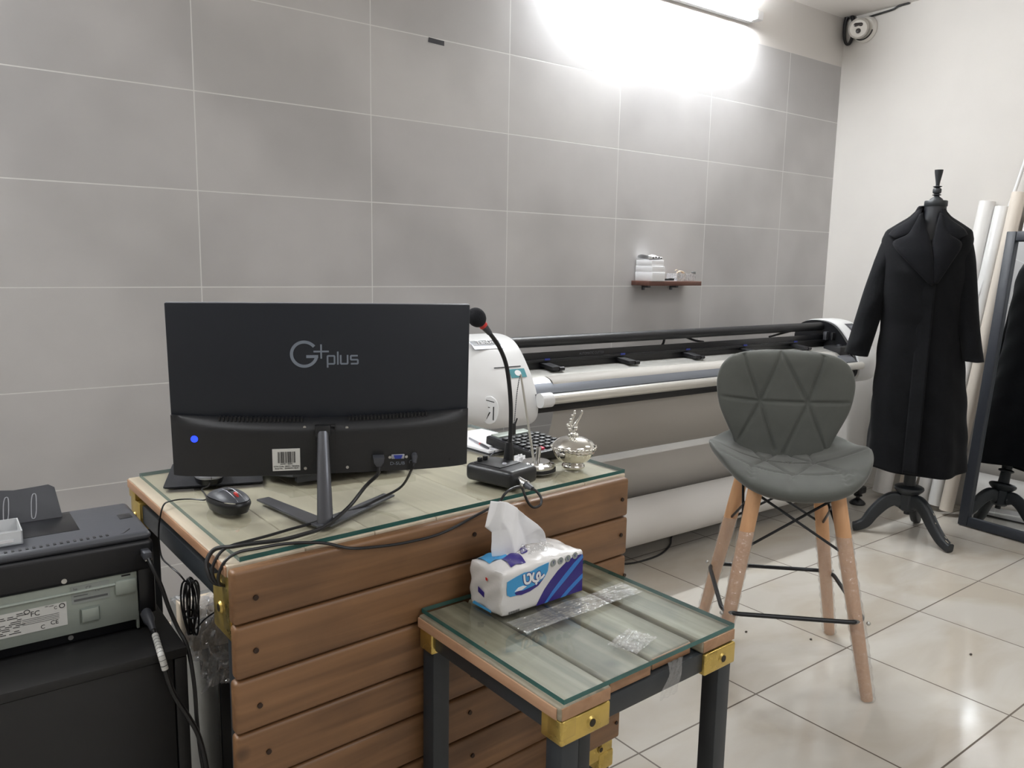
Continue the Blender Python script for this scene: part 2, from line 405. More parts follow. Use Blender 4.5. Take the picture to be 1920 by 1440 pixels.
K['purple'] = mat('navy_purple_print', lin(52, 38, 128), .3, coat=.5)
K['sky'] = mat('bright_blue_print', lin(70, 160, 216), .3, coat=.5)
K['sky2'] = mat('mid_blue_print', lin(58, 128, 206), .3, coat=.5)
K['pack'] = mat('white_glossy_pack_film', lin(226, 224, 222), .28, coat=.6, bump=.55, bscale=22)
K['tissue'] = mat('white_tissue', lin(240, 240, 242), .85, bump=.1, bscale=150)
K['cctv'] = mat('camera_white_plastic', lin(220, 216, 210), .4)
K['lens'] = mat('dark_lens', lin(52, 48, 48), .15)
K['lamp'] = mat('lit_lamp_tube', (1, 1, 1, 1), .4, emit=(.93, .97, 1, 1), estr=430)
K['lampw'] = mat('lamp_housing', lin(228, 228, 228), .5)
K['tape'] = mat('black_tape', lin(44, 44, 50), .6)
K['debris'] = mat('dark_crumb', lin(70, 64, 58), .8)
K['blackmetal'] = mat('black_metal_rod', lin(28, 29, 32), .35, .3)

# ================================================================== camera
YAW, PITCH, ROLL, FPX = .6397697, .1486740, .0180615, 1499.475
cy, sy, cp, sp_ = math.cos(YAW), math.sin(YAW), math.cos(PITCH), math.sin(PITCH)
fwd = V((sy * cp, cy * cp, -sp_)); rgt = V((cy, -sy, 0)); up = rgt.cross(fwd)
r2 = rgt * math.cos(ROLL) + up * math.sin(ROLL); u2 = up * math.cos(ROLL) - rgt * math.sin(ROLL)
cd = bpy.data.cameras.new('camera'); cam = bpy.data.objects.new('camera', cd); COL.objects.link(cam)
cd.sensor_width = 36; cd.lens = 36 * FPX / 1920; cd.clip_start = .05
cam.matrix_world = M(((r2.x, u2.x, -fwd.x, 0), (r2.y, u2.y, -fwd.y, 0), (r2.z, u2.z, -fwd.z, 1.25466), (0, 0, 0, 1)))
SC.camera = cam

# ================================================================== room shell
XL, XR, YB, YF, H = -2.2, 4.48, 2.8256, -3.2, 2.706
def shell(name, lo, hi, m): return single(name, MB().mm(lo, hi), m, None, None, kind='structure', recenter=False)
shell('floor', (XL - .1, YF - .1, -.1), (XR + .1, YB + .1, 0), K['floor'])
shell('ceiling', (XL - .1, YF - .1, H), (XR + .1, YB + .1, H + .1), K['ceil'])
shell('wall_back', (XL - .1, YB, 0), (XR + .1, YB + .1, H), K['wall'])
shell('wall_right', (XR, YF - .1, 0), (XR + .1, YB, H), K['plaster'])
shell('wall_left', (XL - .1, YF - .1, 0), (XL, YB, H), K['plaster'])
shell('wall_front', (XL, YF - .1, 0), (XR, YF, H), K['plaster'])

# ================================================================== lamps
def batten(x0, x1, y, z, label, wallside=True):
    t = thing('tube_lamp', label, 'lamp', ((x0 + x1) / 2, y, z), 0, None)
    L = (x1 - x0) / 2
    b = MB().mm((-L, -.035, -.028), (L, 0, .028), bev=.006); part(t, 'lamp_housing', b, K['lampw'])
    b = MB()
    for s in (-1, 1): part(t, 'end_cap', MB().mm((s * L - .025, -.075, -.022), (s * L + .025, -.02, .022), bev=.005), K['lampw'])
    b = MB().cyl((-L + .02, -.058, 0), (L - .02, -.058, 0), .015, seg=16); part(t, 'tube', b, K['lamp'])
    return t
batten(2.30, 3.60, YB, 2.545, 'glaring white tube lamp fixed high on the grey tiled wall')
batten(-1.15, -.10, YB, 2.44, 'second white tube lamp on the tiled wall, out past the upper left corner')
def area(name, loc, size, rot, e, col=(1, .97, .93)):
    l = bpy.data.lights.new(name, 'AREA'); l.shape = 'RECTANGLE'; l.size, l.size_y = size; l.energy = e; l.color = col
    o = bpy.data.objects.new(name, l); COL.objects.link(o); o.location = loc; o.rotation_euler = rot; return o
area('ceiling_light_panel', (1.3, -.3, 2.69), (1.2, .3), (0, 0, 0), 22, (.95, .97, 1))
area('ceiling_light_panel', (3.2, .6, 2.69), (1.2, .3), (0, 0, 0), 12, (1, .96, .9))
area('ceiling_light_panel', (-.6, 1.0, 2.69), (1.2, .3), (0, 0, 0), 16, (.95, .97, 1))
area('ceiling_light_panel', (1.8, -2.2, 2.69), (1.2, .3), (0, 0, 0), 34, (.95, .97, 1))
w = bpy.data.worlds.new('World'); SC.world = w; w.use_nodes = True
w.node_tree.nodes['Background'].inputs[0].default_value = (.5, .55, .6, 1); w.node_tree.nodes['Background'].inputs[1].default_value = .2

# ================================================================== desk
FL = V((.383, 1.234, 0)); EU = V((.919, .067, 0)).normalized(); EV = V((-.018, .632, 0)).normalized()
def D(u, v, z): p = FL + EU * u + EV * v; return V((p.x, p.y, z))
DM = M(((EU.x, EV.x, 0, FL.x), (EU.y, EV.y, 0, FL.y), (0, 0, 1, 0), (0, 0, 0, 1)))
desk = thing('desk', 'wooden counter desk clad in brown planks on a dark steel frame', 'desk', tuple(D(.45, .3, 0)), math.atan2(EU.y, EU.x))
def dpart(par, name, mb, m, **k):
    bmesh.ops.transform(mb.bm, matrix=DM, verts=mb.bm.verts); return part(par, name, mb, m, world=True, **k)
def screw(par, u, z, r=.0045, v=-.0325):
    b = MB().cyl((u, v + .002, z), (u, v - .0012, z), r, seg=12); dpart(par, 'screw', b, K['screw'])
    
PIT = .0925
for i in range(7):
    zt = .774 - i * PIT
    o = rnd.uniform(-.004, .004)
    b = MB().mm((-.022 + o, -.031, zt - PIT + .003), (.905 + o * .6, -.006, zt), bev=.007, seg=3)
    p = dpart(desk, 'front_plank', b, K['plank'])
    for u in (.02, .89, .455):
        screw(p, u + rnd.uniform(-.01, .01), zt - PIT * rnd.uniform(.4, .6))
for i in range(7):
    u0 = -.022 + i * .1345
    b = MB().mm((u0, -.004, .756), (u0 + .1338, .632, .7765), bev=.0025, seg=3)
    dpart(desk, 'tabletop_board', b, K['top'])
dpart(desk, 'board_edge', MB().mm((-.0245, -.002, .7575), (-.0215, .630, .7745), bev=.001), K['plankend'], label='bare rounded wooden edge on the left of the desk top')
# steel frame
def dbar(par, lo, hi): dpart(par, 'frame_bar', MB().mm(lo, hi, bev=.003), K['steel'])
for u0 in (-.012, .86): dbar(desk, (u0, .03, .69), (u0 + .04, .61, .73))
dbar(desk, (.0, 0, .715), (.9, .035, .755)); dbar(desk, (.0, .59, .69), (.9, .63, .73))
dbar(desk, (.0, 0, .085), (.9, .035, .123))
for u0 in (-.012, .862):
    for v0 in (-.004, .592): dpart(desk, 'leg', MB().mm((u0, v0, 0), (u0 + .04, v0 + .04, .755), bev=.003), K['steel'])
def bracket(par, lo, hi, hole, hr=.008):
    """folded brass corner plate with an eyelet"""
    p = dpart(par, 'brass_corner', MB().mm(lo, hi, bev=.004), K['brass'])
    b = MB()
    a = V(hole[0]); n = V(hole[1])
    b.tube([a + n * .0005, a + n * .004], [hr, hr * .8], 16); b.mi = 1; b.tube([a + n * .003, a + n * .0045], [hr * .6, hr * .6], 12)
    dpart(p, 'eyelet', b, [K['brass'], K['brasshole']]); return p
# front left (seen on the left side of the desk)
bracket(desk, (-.018, -.005, .645), (.034, .085, .735), ((-.018, .045, .69), V((-1, 0, 0))), .011)
dpart(desk, 'brass_corner', MB().mm((-.02, -.006, .66), (-.012, .03, .765), bev=.002), K['brass'])
bracket(desk, (-.018, .56, .675), (.034, .636, .735), ((-.018, .60, .70), V((-1, 0, 0))), .008)
dpart(desk, 'brass_corner', MB().mm((-.02, .585, .735), (.02, .637, .757), bev=.002), K['brass'])
# lower right front
bracket(desk, (.80, -.010, .075), (.905, .04, .126), ((.86, -.010, .105), V((0, -1, 0))), .010)
dpart(desk, 'brass_corner', MB().mm((.856, -.012, .045), (.907, .04, .09), bev=.004), K['brass'])
def cutglass(name, quad, z0, z1, label):
    """glass sheet: clear faces, green rim"""
    b = MB(); q = [V(p) for p in quad]
    t = bmesh.new(); lo = [t.verts.new((p.x, p.y, z0)) for p in q]; hi = [t.verts.new((p.x, p.y, z1)) for p in q]
    t.faces.new(hi); t.faces.new(lo[::-1])
    for k in range(4):
        f = t.faces.new((lo[k], lo[(k + 1) % 4], hi[(k + 1) % 4], hi[k])); f.material_index = 1
    vm = {v: b.bm.verts.new(v.co) for v in t.verts}
    for f in t.faces: nf = b.bm.faces.new([vm[v] for v in f.verts]); nf.material_index = f.material_index
    t.free()
    return single(name, b, [K['glass'], K['gedge']], label, 'glass sheet', sharp=20)
cutglass('glass_tabletop', [D(0, 0, 0), D(.921, 0, 0), D(.925, .628, 0), D(0, .624, 0)], .777, .785, 'large clear glass sheet with green edge lying on the wooden desk')

# ================================================================== side table
SF = V((.724, .830, 0)); SU = V((.42, .021, 0)).normalized(); SV = V((-.013, .40, 0)).normalized()
SM = M(((SU.x, SV.x, 0, SF.x), (SU.y, SV.y, 0, SF.y), (0, 0, 1, 0), (0, 0, 0, 1)))
st = thing('side_table', 'small square side table with dark steel legs and brass corners', 'table', tuple(SM @ V((.21, .2, 0))), math.atan2(SU.y, SU.x))
def spart(par, name, mb, m, **k):
    bmesh.ops.transform(mb.bm, matrix=SM, verts=mb.bm.verts); return part(par, name, mb, m, world=True, **k)
sw = [(-.010, .098), (.103, .205), (.212, .318), (.330, .425)]
for i, (a, c) in enumerate(sw):
    v0 = (-.004, .008, .016, .0)[i]
    b = MB().mm((a, v0, .588), (c, .391, .6115), bev=.005, seg=3)
    pb_ = spart(st, 'tabletop_board', b, [K['top2']])
    spart(pb_, 'sawn_end', MB().mm((a + .003, v0 - .0007, .590), (c - .003, v0 + .002, .6095), bev=.0006), K['edge2'], label='brown sawn end of the board')
b = MB()
spart(st, 'board_edge', MB().mm((-.0125, .004, .5895), (-.0095, .388, .608), bev=.001), K['plankend'], label='bare rounded wooden edge of the outer board')
for s in ((0, .004, .42, .038), (0, .354, .42, .389), (.002, .004, .036, .389), (.384, .004, .418, .389)):
    spart(st, 'frame_bar', MB().mm((s[0], s[1], .552), (s[2], s[3], .588), bev=.002), K['steel'])
for u0 in (0, .383):
    for v0 in (.002, .353): spart(st, 'leg', MB().mm((u0, v0, 0), (u0 + .036, v0 + .036, .575), bev=.002), K['steel'])
def sbr(lo, hi, hole=None, hr=.008):
    p = spart(st, 'brass_corner', MB().mm(lo, hi, bev=.0035, seg=3), K['brass'])
    if hole:
        a = V(hole); n = V((0, -1, 0)); b = MB()
        b.tube([a, a + n * .003], [hr, hr * .75], 18); b.mi = 1; b.tube([a + n * .002, a + n * .0036], [hr * .6] * 2, 14)
        spart(p, 'eyelet', b, [K['brass'], K['brasshole']])
sbr((-.006, -.003, .546), (.098, .045, .586), (.056, -.003, .566), .0105)
sbr((-.007, -.004, .556), (.024, .03, .588))
sbr((.336, -.003, .546), (.424, .045, .586), (.385, -.003, .566), .0105)
sbr((-.006, .35, .546), (.06, .392, .586)); sbr((.36, .35, .546), (.424, .392, .586))
# adhesive tape hanging over the front bar
def tf(u, v):
    x = .232 + u * .040 + .006 * math.sin(v * 5) * (1 - u) - .012 * v
    z = .607 - .062 * v
    return V((x, -.0035 - .003 * math.sin(u * 9 + v * 4) ** 2, z))
spart(st, 'clear_tape', MB().grid(tf, 12, 10), K['film'])
cutglass('glass_tabletop', [SM @ V(p) for p in ((0, 0, 0), (.4205, 0, 0), (.4175, .388, 0), (0, .394, 0))], .612, .62, 'square clear glass sheet lying on the small side table')
# smear of tape and torn film on the side table glass
def tape_patch(name, c, sx, sy, a, label):
    def f(u, v):
        x = (u - .5) * sx; y = (v - .5) * sy
        z = .6206 + .0012 * abs(math.sin(u * 17 + v * 9)) + .0015 * abs(math.sin(v * 23 - u * 6))
        return V((c[0] + x * math.cos(a) - y * math.sin(a), c[1] + x * math.sin(a) + y * math.cos(a), z))
    return single(name, MB().grid(f, 24, 24), K['film'], label, 'tape')
tape_patch('crumpled_tape', (.94, .905), .075, .055, .3, 'crumpled clear tape stuck on the side table glass near its front edge')
tape_patch('clear_tape_strip', (.955, 1.063), .30, .055, .05, 'wide strip of clear tape across the side table glass')

# ================================================================== monitor
NB = (.558, 1.307, .785)
mon = thing('computer_monitor', 'wide black computer monitor seen from behind on a slim stand', 'monitor', NB, -.415)
PM = T(.0044, .0893, .237) @ M.Rotation(.075, 4, 'X')
def mpart(par, name, mb, m, tilt=True, **k):
    if tilt: bmesh.ops.transform(mb.bm, matrix=PM, verts=mb.bm.verts)
    return part(par, name, mb, m, **k)
W2, H2 = .27, .1565
scr = mpart(mon, 'back_panel', MB().mm((-W2, -.003, -H2), (W2, .006, H2), bev=.0025), K['navy'])
mpart(mon, 'bezel', MB().mm((-W2, .0062, -H2), (W2, .011, H2), bev=.002), K['silver'])
mpart(mon, 'screen', MB().mm((-W2 + .006, .0112, -H2 + .016), (W2 - .006, .0118, H2 - .006)), K['blackg'])
# lower electronics housing, bulging towards the back
def hf(u, v):
    x = (u * 2 - 1) * .2695
    e = 1 - abs(u * 2 - 1) ** 3.2
    ztop = -.0445 - .012 * (1 - (u * 2 - 1) ** 2)
    z = ztop + (-H2 - .0003 - ztop) * v
    bul = .006 + .026 * (e ** .7) * (1 - (1 - min(1, v / .22)) ** 2)
    return V((x, -.003 - bul, z))
def hback(u, v): p = hf(u, v); p.y = -.0025; return p
hb = MB(); hb.grid(hf, 60, 24)
n = 60
# closed top lip and bottom and sides
hb.grid(lambda u, v: hf(u, 0).lerp(V((hf(u, 0).x, -.0028, hf(u, 0).z + .0005)), v), 60, 1)
hb.grid(lambda u, v: hf(u, 1).lerp(V((hf(u, 1).x, .004, -H2 - .0003)), v), 60, 1)
for uu in (0, 1): hb.grid(lambda u, v, q=uu: hf(q, v).lerp(V((hf(q, v).x, -.0028, hf(q, v).z)), u), 1, 24)
bmesh.ops.remove_doubles(hb.bm, verts=hb.bm.verts, dist=1e-5)
hs = mpart(mon, 'rear_housing', hb, K['housing'], sharp=50)
for a, c, k in ((-.186, -.042, 22), (.044, .188, 22)):
    vb = MB()
    for i in range(k):
        x = a + (c - a) * i / (k - 1); u = (x / .2695 + 1) / 2
        p = hf(u, .012); q_ = hf(u, .05); vb.mm((x - .0013, q_.y - .0006, p.z - .0030), (x + .0013, -.0040, p.z + .0035))
    mpart(hs, 'vent_grille', vb, K['ink'])
def yh(x, z):
    u = (x / .2695 + 1) / 2; ztop = -.0445 - .012 * (1 - (u * 2 - 1) ** 2); v = (z - ztop) / (-H2 - ztop)
    return hf(u, v).y
for x, z in ((-.037, -.068), (.039, -.070), (-.037, -.145), (.039, -.146)):
    y = yh(x, z); b = MB().cyl((x, y + .002, z), (x, y - .0008, z), .0028, seg=12); mpart(hs, 'screw', b, K['zinc'])
b = MB(); y = yh(0, -.08)
for lo, hi in (((-.018, -.0635), (.018, -.0622)), ((-.0183, -.10), (-.017, -.0622)), ((.017, -.10), (.0183, -.0622))):
    b.mm((lo[0], y - .0006, lo[1]), (hi[0], y + .004, hi[1]))
mpart(hs, 'cover_seam', b, K['ink'])
y = yh(-.229, -.086); b = MB().cyl((-.229, y + .003, -.086), (-.229, y - .0014, -.086), .0062, seg=20)
mpart(hs, 'power_button', b, K['led'], label='glowing blue round power button')
# label with bar code
y = yh(-.07, -.127)
fm = frame((-.0705, y - .0008, -.127), (1, 0, 0), (0, -.02, 1))
b = MB(); b.prism([(-.0245, -.021), (.0245, -.021), (.0245, .021), (-.0245, .021)], -.0008, .0004, fm)
lb = mpart(hs, 'barcode_label', b, K['label'], label='white serial label with a bar code')
b = MB(); x = -.0155; r3 = random.Random(3)
while x < .0155:
    wd = r3.choice((.0004, .0006, .0011)); b.mm((x, -.006, .0004), (x + wd, .0155, .0006), fm); x += wd + r3.choice((.0004, .0005, .0009))
addtext(b, '6260971180092', .0034, fm @ T(0, -.008, .0006)); addtext(b, 'GTIN Code: 2B0931 T80400G', .0036, fm @ T(0, -.0125, .0006)); addtext(b, 'Serial No.:  GN98AFC1SJU4', .0036, fm @ T(0, -.0165, .0006))
mpart(lb, 'label_print', b, K['ink'])
# ports
y = yh(.133, -.129)
b = MB().mm((-.0125 + .133, y - .002, -.1335), (.133 + .0125, y + .004, -.1245), bev=.0015)
vg = mpart(hs, 'video_port', b, K['silver'])
b = MB().prism([(.1245, -.1245 - .001), (.1415, -.1255), (.139, -.1325), (.127, -.1325)], 0, .0022, M(((1, 0, 0, 0), (0, 0, -1, y - .001), (0, 1, 0, 0), (0, 0, 0, 1))))
mpart(vg, 'port_insert', b, K['blue'], label='blue D-shaped port insert')
for s in (-1, 1): mpart(hs, 'port_bolt', MB().cyl((.133 + s * .0155, y + .003, -.129), (.133 + s * .0155, y - .004, -.129), .0028, seg=8), K['zinc'])
b = MB(); addtext(b, 'D-SUB', .0088, frame((.132, yh(.132, -.142) - .0008, -.1425), (1, 0, 0), (0, 0, 1)), sx=1.15); mpart(hs, 'port_name', b, K['logo'])
b = MB(); b.tube([V((.158, yh(.158, -.14) - .0008, -.141)) + V((.0035 * math.cos(a), 0, .0035 * math.sin(a))) for a in [R(k) for k in range(-40, 221, 20)]], .0005, 5); mpart(hs, 'headphone_symbol', b, K['logo'])
y = yh(.233, -.141); b = MB().mm((.2315, y - .0006, -.1435), (.2345, y + .003, -.1385)); mpart(hs, 'lock_slot', b, K['ink'])
# logo
LM = frame((0, -.0031, 0), (1, 0, 0), (0, 0, 1))
b = MB(); gx, gz, gr, gw = -.0355, .0635, .0225, .0056
b.stroke([(gx + gr * math.cos(R(a)), gz + gr * math.sin(R(a))) for a in range(38, 353, 5)], gw, LM)
b.stroke([(gx + .0035, gz - .0045), (gx + gr + .0022, gz - .0045)], .0055, LM, .0005)
b.stroke([(gx + .0165, gz + .0048), (gx + .0440, gz + .0048)], .0031, LM, .0006); b.stroke([(gx + .0302, gz - .0085), (gx + .0302, gz + .0180)], .0031, LM, .00062)
zb, zx, w_ = .0450, .0600, .0030
def rr(pts): return pts
x = .0060
b.stroke([(x, zb - .007), (x, zx - .001), (x + .001, zx), (x + .0115, zx), (x + .0125, zx - .001), (x + .0125, zb + .001), (x + .0115, zb), (x, zb)], w_, LM, .00055)
b.stroke([(x + .0185, zb - .0015), (x + .0185, zx + .008)], w_, LM, .00055)
x = .0297
b.stroke([(x, zx + .0015), (x, zb + .001), (x + .001, zb), (x + .0115, zb), (x + .0125, zb + .001), (x + .0125, zx + .0015)], w_, LM, .00055)
x = .0480
b.stroke([(x + .0128, zx), (x + .001, zx), (x, zx - .001), (x, zb + .0085), (x + .001, zb + .0075), (x + .0118, zb + .0075), (x + .0128, zb + .0065), (x + .0128, zb + .001), (x + .0118, zb), (x, zb)], w_, LM, .00055)
mpart(scr, 'logo', b, K['logo'])
# stand: tapered neck and V foot
b = MB()
nk = []
for k in range(13):
    t = k / 12; z = .002 + t * .158; yy = .0 + t * .054 - .008 * math.sin(t * PI); nk.append((V((.002 * (1 - t), yy, z)), .0145 - .0045 * t))
b.tube([p for p, r in nk], [r for p, r in nk], 16, flat=.55, up=(1, 0, 0))
neck = part(mon, 'stand_neck', b, K['greym'])
b = MB().mm((-.014, .050, .150), (.014, .07, .172), bev=.003); part(mon, 'neck_socket', b, K['housing'])
poly = [(-.012, -.014), (.012, -.014), (.03, .010), (.138, .158), (.116, .172), (.005, .030), (-.003, .030), (-.108, .184), (-.130, .170), (-.03, .010)]
b = MB().prism(poly, .0004, .0045, bev=.001); part(mon, 'stand_foot', b, K['greym'])

# ================================================================== cables
def cable(name, pts, r, m, label, cat='cable', n=8, seg=8):
    return single(name, MB().tube(spline(pts, n), r, seg), m, label, cat)
def front(u_x, z, off=.006):
    """point just in front of the plank cladding at world x"""
    return (u_x, 1.234 + .0729 * (u_x - .383) - .031 - off, z)
# monitor cables (plugs are parts of the cables)
def mloc(p): return MX[mon] @ PM @ V(p)
hp = mloc((.096, yh(.096, -.133) - .004, -.134)); ap = mloc((.164, yh(.164, -.134) - .004, -.134))
hd = thing('monitor_cable', 'thicker black cable running from the monitor back over the desk corner', 'cable', (hp.x, hp.y, .787))
b = MB(); fmx = MX[mon] @ PM
y_ = yh(.096, -.13)
b.prism([(.0855, -.1235), (.1065, -.1235), (.1055, -.134), (.100, -.142), (.092, -.142), (.0865, -.134)], 0, .02, fmx @ M(((1, 0, 0, 0), (0, 0, -1, y_ + .001), (0, 1, 0, 0), (0, 0, 0, 1))), bev=.0015)
part(hd, 'plug', b, K['greyp'], world=True)
hpt = [fmx @ V((.096, y_ - .012, -.140)), fmx @ V((.094, y_ - .018, -.156)), (.652, 1.330, .838), (.610, 1.318, .806), (.548, 1.282, .7915), (.504, 1.268, .790), (.461, 1.262, .790), (.416, 1.268, .791), (.385, 1.272, .791), (.360, 1.290, .785), (.345, 1.284, .765), (.349, 1.268, .742), (.362, 1.262, .734)]
part(hd, 'lead', MB().tube(spline(hpt, 10), .0036, 10), K['cable'], world=True)
pw = thing('monitor_power_cable', 'thin black power lead joining the thicker cable at the desk corner', 'cable', (ap.x, ap.y, .787))
y_ = yh(.164, -.134)
part(pw, 'plug', MB().tube([fmx @ V((.164, y_ + .004, -.127)), fmx @ V((.164, y_ - .006, -.129)), fmx @ V((.163, y_ - .011, -.140))], [.0058, .0058, .0040], 12), K['greyp'], world=True)
ppt = [fmx @ V((.163, y_ - .010, -.139)), fmx @ V((.158, y_ - .016, -.15)), (.735, 1.345, .82), (.69, 1.36, .797), (.640, 1.352, .789), (.60, 1.345, .788), (.545, 1.322, .788), (.50, 1.312, .788), (.454, 1.300, .788), (.415, 1.292, .788), (.384, 1.282, .789), (.364, 1.274, .783), (.350, 1.268, .762), (.352, 1.258, .742), (.366, 1.255, .735)]
part(pw, 'lead', MB().tube(spline(ppt, 10), .0026, 8), K['cable'], world=True)

# ================================================================== gooseneck microphone
mic = thing('gooseneck_microphone', 'black desk microphone with foam ball on a bent gooseneck', 'microphone', (1.001, 1.378, .785), R(14.5))
def base_prof(x, y):  # local coords, x along the front edge, y to the back
    return 0
b = MB()
bw, bd = .047, .066
def mtop(u, v):
    x = (u - .5) * 2 * bw; y = (v - .5) * 2 * bd
    z = .040 - .010 * max(0, -(x / bw)) ** 2 * .5
    return V((x, y, z))
b.box((0, 0, .019), (2 * bw, 2 * bd, .038), bev=.011, seg=4)
base = part(mic, 'base', b, K['greyp'] if 0 else K['housing'])
part(base, 'control_panel', MB().box((.0, .012, .0385), (.07, .075, .003), bev=.0012), K['black'])
for x in (-.022, -.004): part(base, 'button', MB().box((x, .044, .0445), (.011, .008, .010), bev=.002), K['black'])
part(base, 'indicator_ring', MB().cyl((-.002, -.010, .0395), (-.002, -.010, .0425), .006, .004, 16), K['silver'])
gp = [(1.036, 1.40, .823), (1.038, 1.40, .850), (1.0405, 1.40, .898), (1.0385, 1.40, .958), (1.027, 1.40, 1.030), (1.006, 1.40, 1.076), (.977, 1.40, 1.111), (.962, 1.40, 1.126)]
part(mic, 'neck_socket', MB().tube([(1.0355, 1.40, .820), (1.0365, 1.40, .840), (1.037, 1.40, .862)], [.0115, .0108, .0075], 16), K['black'], world=True)
part(mic, 'gooseneck', MB().tube(spline(gp, 8), .0047, 10), K['black'], world=True)
d = (V(gp[-1]) - V(gp[-2])).normalized(); e = V(gp[-1])
part(mic, 'capsule_sleeve', MB().tube([e - d * .026, e - d * .002], [.0058, .0085], 16), K['greyp'], world=True)
part(mic, 'red_collar', MB().tube([e - d * .004, e + d * .006], [.0092, .0092], 20), K['red'], world=True)
part(mic, 'foam_windscreen', MB().sphere((0, 0, 0), (.0195, .0195, .0225), 28, frame(e + d * .023, d.orthogonal(), d.cross(d.orthogonal()))), K['foam'], world=True)
# chrome plug and its cable
mc = thing('microphone_cable', 'black microphone cable with a chrome plug draped along the top plank', 'cable', (1.0, 1.31, .785))
q0 = V((.996, 1.319, .8045)); q1 = V((.999, 1.255, .7925)); qd = (q1 - q0).normalized()
pl = part(mc, 'plug', MB().tube([q0, q0 + qd * .030, q0 + qd * .031, q0 + qd * .036], [.0088, .0088, .0098, .0098], 18), K['chrome'], world=True, label='chrome cylindrical plug')
part(pl, 'strain_relief', MB().tube([q0 + qd * .036, q0 + qd * .056], [.0078, .0050], 14), K['greyp'], world=True)
e = q0 + qd * .055
cp_ = [e, e + qd * .010 + V((.002, 0, -.001)), (1.005, 1.243, .779), (.998, 1.236, .767), (.980, 1.235, .765), (.967, 1.236, .776), (.960, 1.240, .793), (.957, 1.245, .806), (.945, 1.242, .812), (.926, 1.238, .812), (.905, 1.232, .807), front(.888, .789), front(.838, .776), front(.755, .757), front(.676, .756), front(.612, .762), front(.562, .771), (.520, 1.225, .784), (.466, 1.240, .7895), (.414, 1.244, .790), (.383, 1.243, .790), (.362, 1.241, .780), (.352, 1.243, .758), (.355, 1.246, .742), (.368, 1.249, .736)]
part(mc, 'lead', MB().tube(spline(cp_, 10), .0027, 8), K['cable'], world=True)

# ================================================================== pen on a chain stand
ps = thing('chain_pen_stand', 'chrome pen stand with a tall rod and bead chain on the glass', 'pen stand', (1.121, 1.407, .785))
b = MB().lathe([(.002, .0), (.0445, .0), (.0445, .006), (.043, .008), (.0435, .013), (.041, .017), (.033, .0195), (.031, .0225), (.012, .0235), (0, .0235)], 40)
part(ps, 'base', b, K['chrome'])
part(ps, 'base_ring', MB().lathe([(.0446, .0005), (.0455, .001), (.0455, .0075), (.0446, .008)], 40), K['black'])
top = V((1.071, 1.407, 1.012)); bot = V((1.114, 1.407, .806))
part(ps, 'rod', MB().tube([bot, top], [.0030, .0022], 10), K['alu'], world=True)
part(ps, 'pen_holder', MB().tube([(1.124, 1.407, .807), (1.128, 1.407, .840)], [.0052, .0062], 14), K['chrome'], world=True)
ch = spline([top, (1.068, 1.409, 1.0), (1.064, 1.412, .96), (1.060, 1.414, .894), (1.056, 1.416, .835), (1.060, 1.43, .802), (1.068, 1.47, .789), (1.085, 1.52, .788), (1.10, 1.562, .788), (1.125, 1.585, .789), (1.139, 1.598, .7905), (1.134, 1.612, .792)], 9)
def beads(P, step, r):
    b = MB(); acc = 0; last = P[0]
    out = [P[0]]
    for p in P[1:]:
        while (p - last).length >= step:
            last = last + (p - last).normalized() * step; out.append(last)
    pts = []; rs = []
    for p, q in zip(out, out[1:]):
        for t, k in ((0, .35), (.25, 1), (.5, 1), (.75, .35)): pts.append(p.lerp(q, t)); rs.append(r * k)
    return b.tube(pts, rs, 6)
part(ps, 'bead_chain', beads(ch, .0042, .0015), K['greym'], world=True)
part(ps, 'cable_tie', MB().box((1.0572, 1.413, .888), (.011, .006, .026), bev=.001).tube([(1.0600, 1.4125, .894), (1.067, 1.412, .912)], .0018, 6), K['black'], world=True, label='small black clip on the chain')
pen0, pen1 = V((1.158, 1.745, .7945)), V((1.131, 1.615, .7945)); pd = (pen1 - pen0).normalized()
pen = part(ps, 'pen', MB().tube([pen0, pen0 + pd * .006, pen0 + pd * .08, pen0 + pd * .083], [.0006, .0022, .0026, .0026], 10), K['silver'], world=True)
part(pen, 'pen_grip', MB().tube([pen0 + pd * .083, pen0 + pd * .089, pen0 + pd * .11, pen1], [.0028, .0042, .0042, .0030], 12), K['greym'], world=True)
part(pen, 'pen_band', MB().tube([pen0 + pd * .078, pen0 + pd * .083], .0032, 10), K['red'], world=True)

# ================================================================== notepad, calculator, crumpled bit
np_ = thing('notepad', 'white paper pad lying on the desk behind the monitor', 'notepad', (1.190, 1.715, .785), R(5))
part(np_, 'backing_board', MB().box((0, 0, .001), (.166, .232, .002)), K['greyp'])
part(np_, 'paper_block', MB().box((0, 0.0, .0045), (.162, .226, .005)), K['whitep'])
cal = thing('desk_calculator', 'black desk calculator with one pink key near the silver bowl', 'calculator', (1.222, 1.566, .785), R(8))
cw, cl = .070, .0875
tilt = T(0, 0, .0) @ M.Rotation(R(5), 4, 'X')
part(cal, 'body', MB().box((0, 0, .0175), (2 * cw, 2 * cl, .022), tilt, bev=.004), K['black'])
part(cal, 'face_plate', MB().box((0, -.0, .0287), (2 * cw - .008, 2 * cl - .01, .0014), tilt, bev=.0005), K['greyp'])
for r_ in range(6):
    for c_ in range(6):
        m_ = K['pink'] if (r_, c_) == (0, 1) else (K['teal'] if (r_, c_) == (0, 5) else K['black'])
        part(cal, 'key', MB().box((-.056 + c_ * .0224, -.070 + r_ * .0200, .0325), (.0172, .0142, .0065), tilt, bev=.0022), m_, label={(0, 1): 'pink key', (0, 5): 'teal key'}.get((r_, c_)))
part(cal, 'display', MB().box((0, .067, .0305), (.118, .028, .004), tilt, bev=.001), K['zincp'])
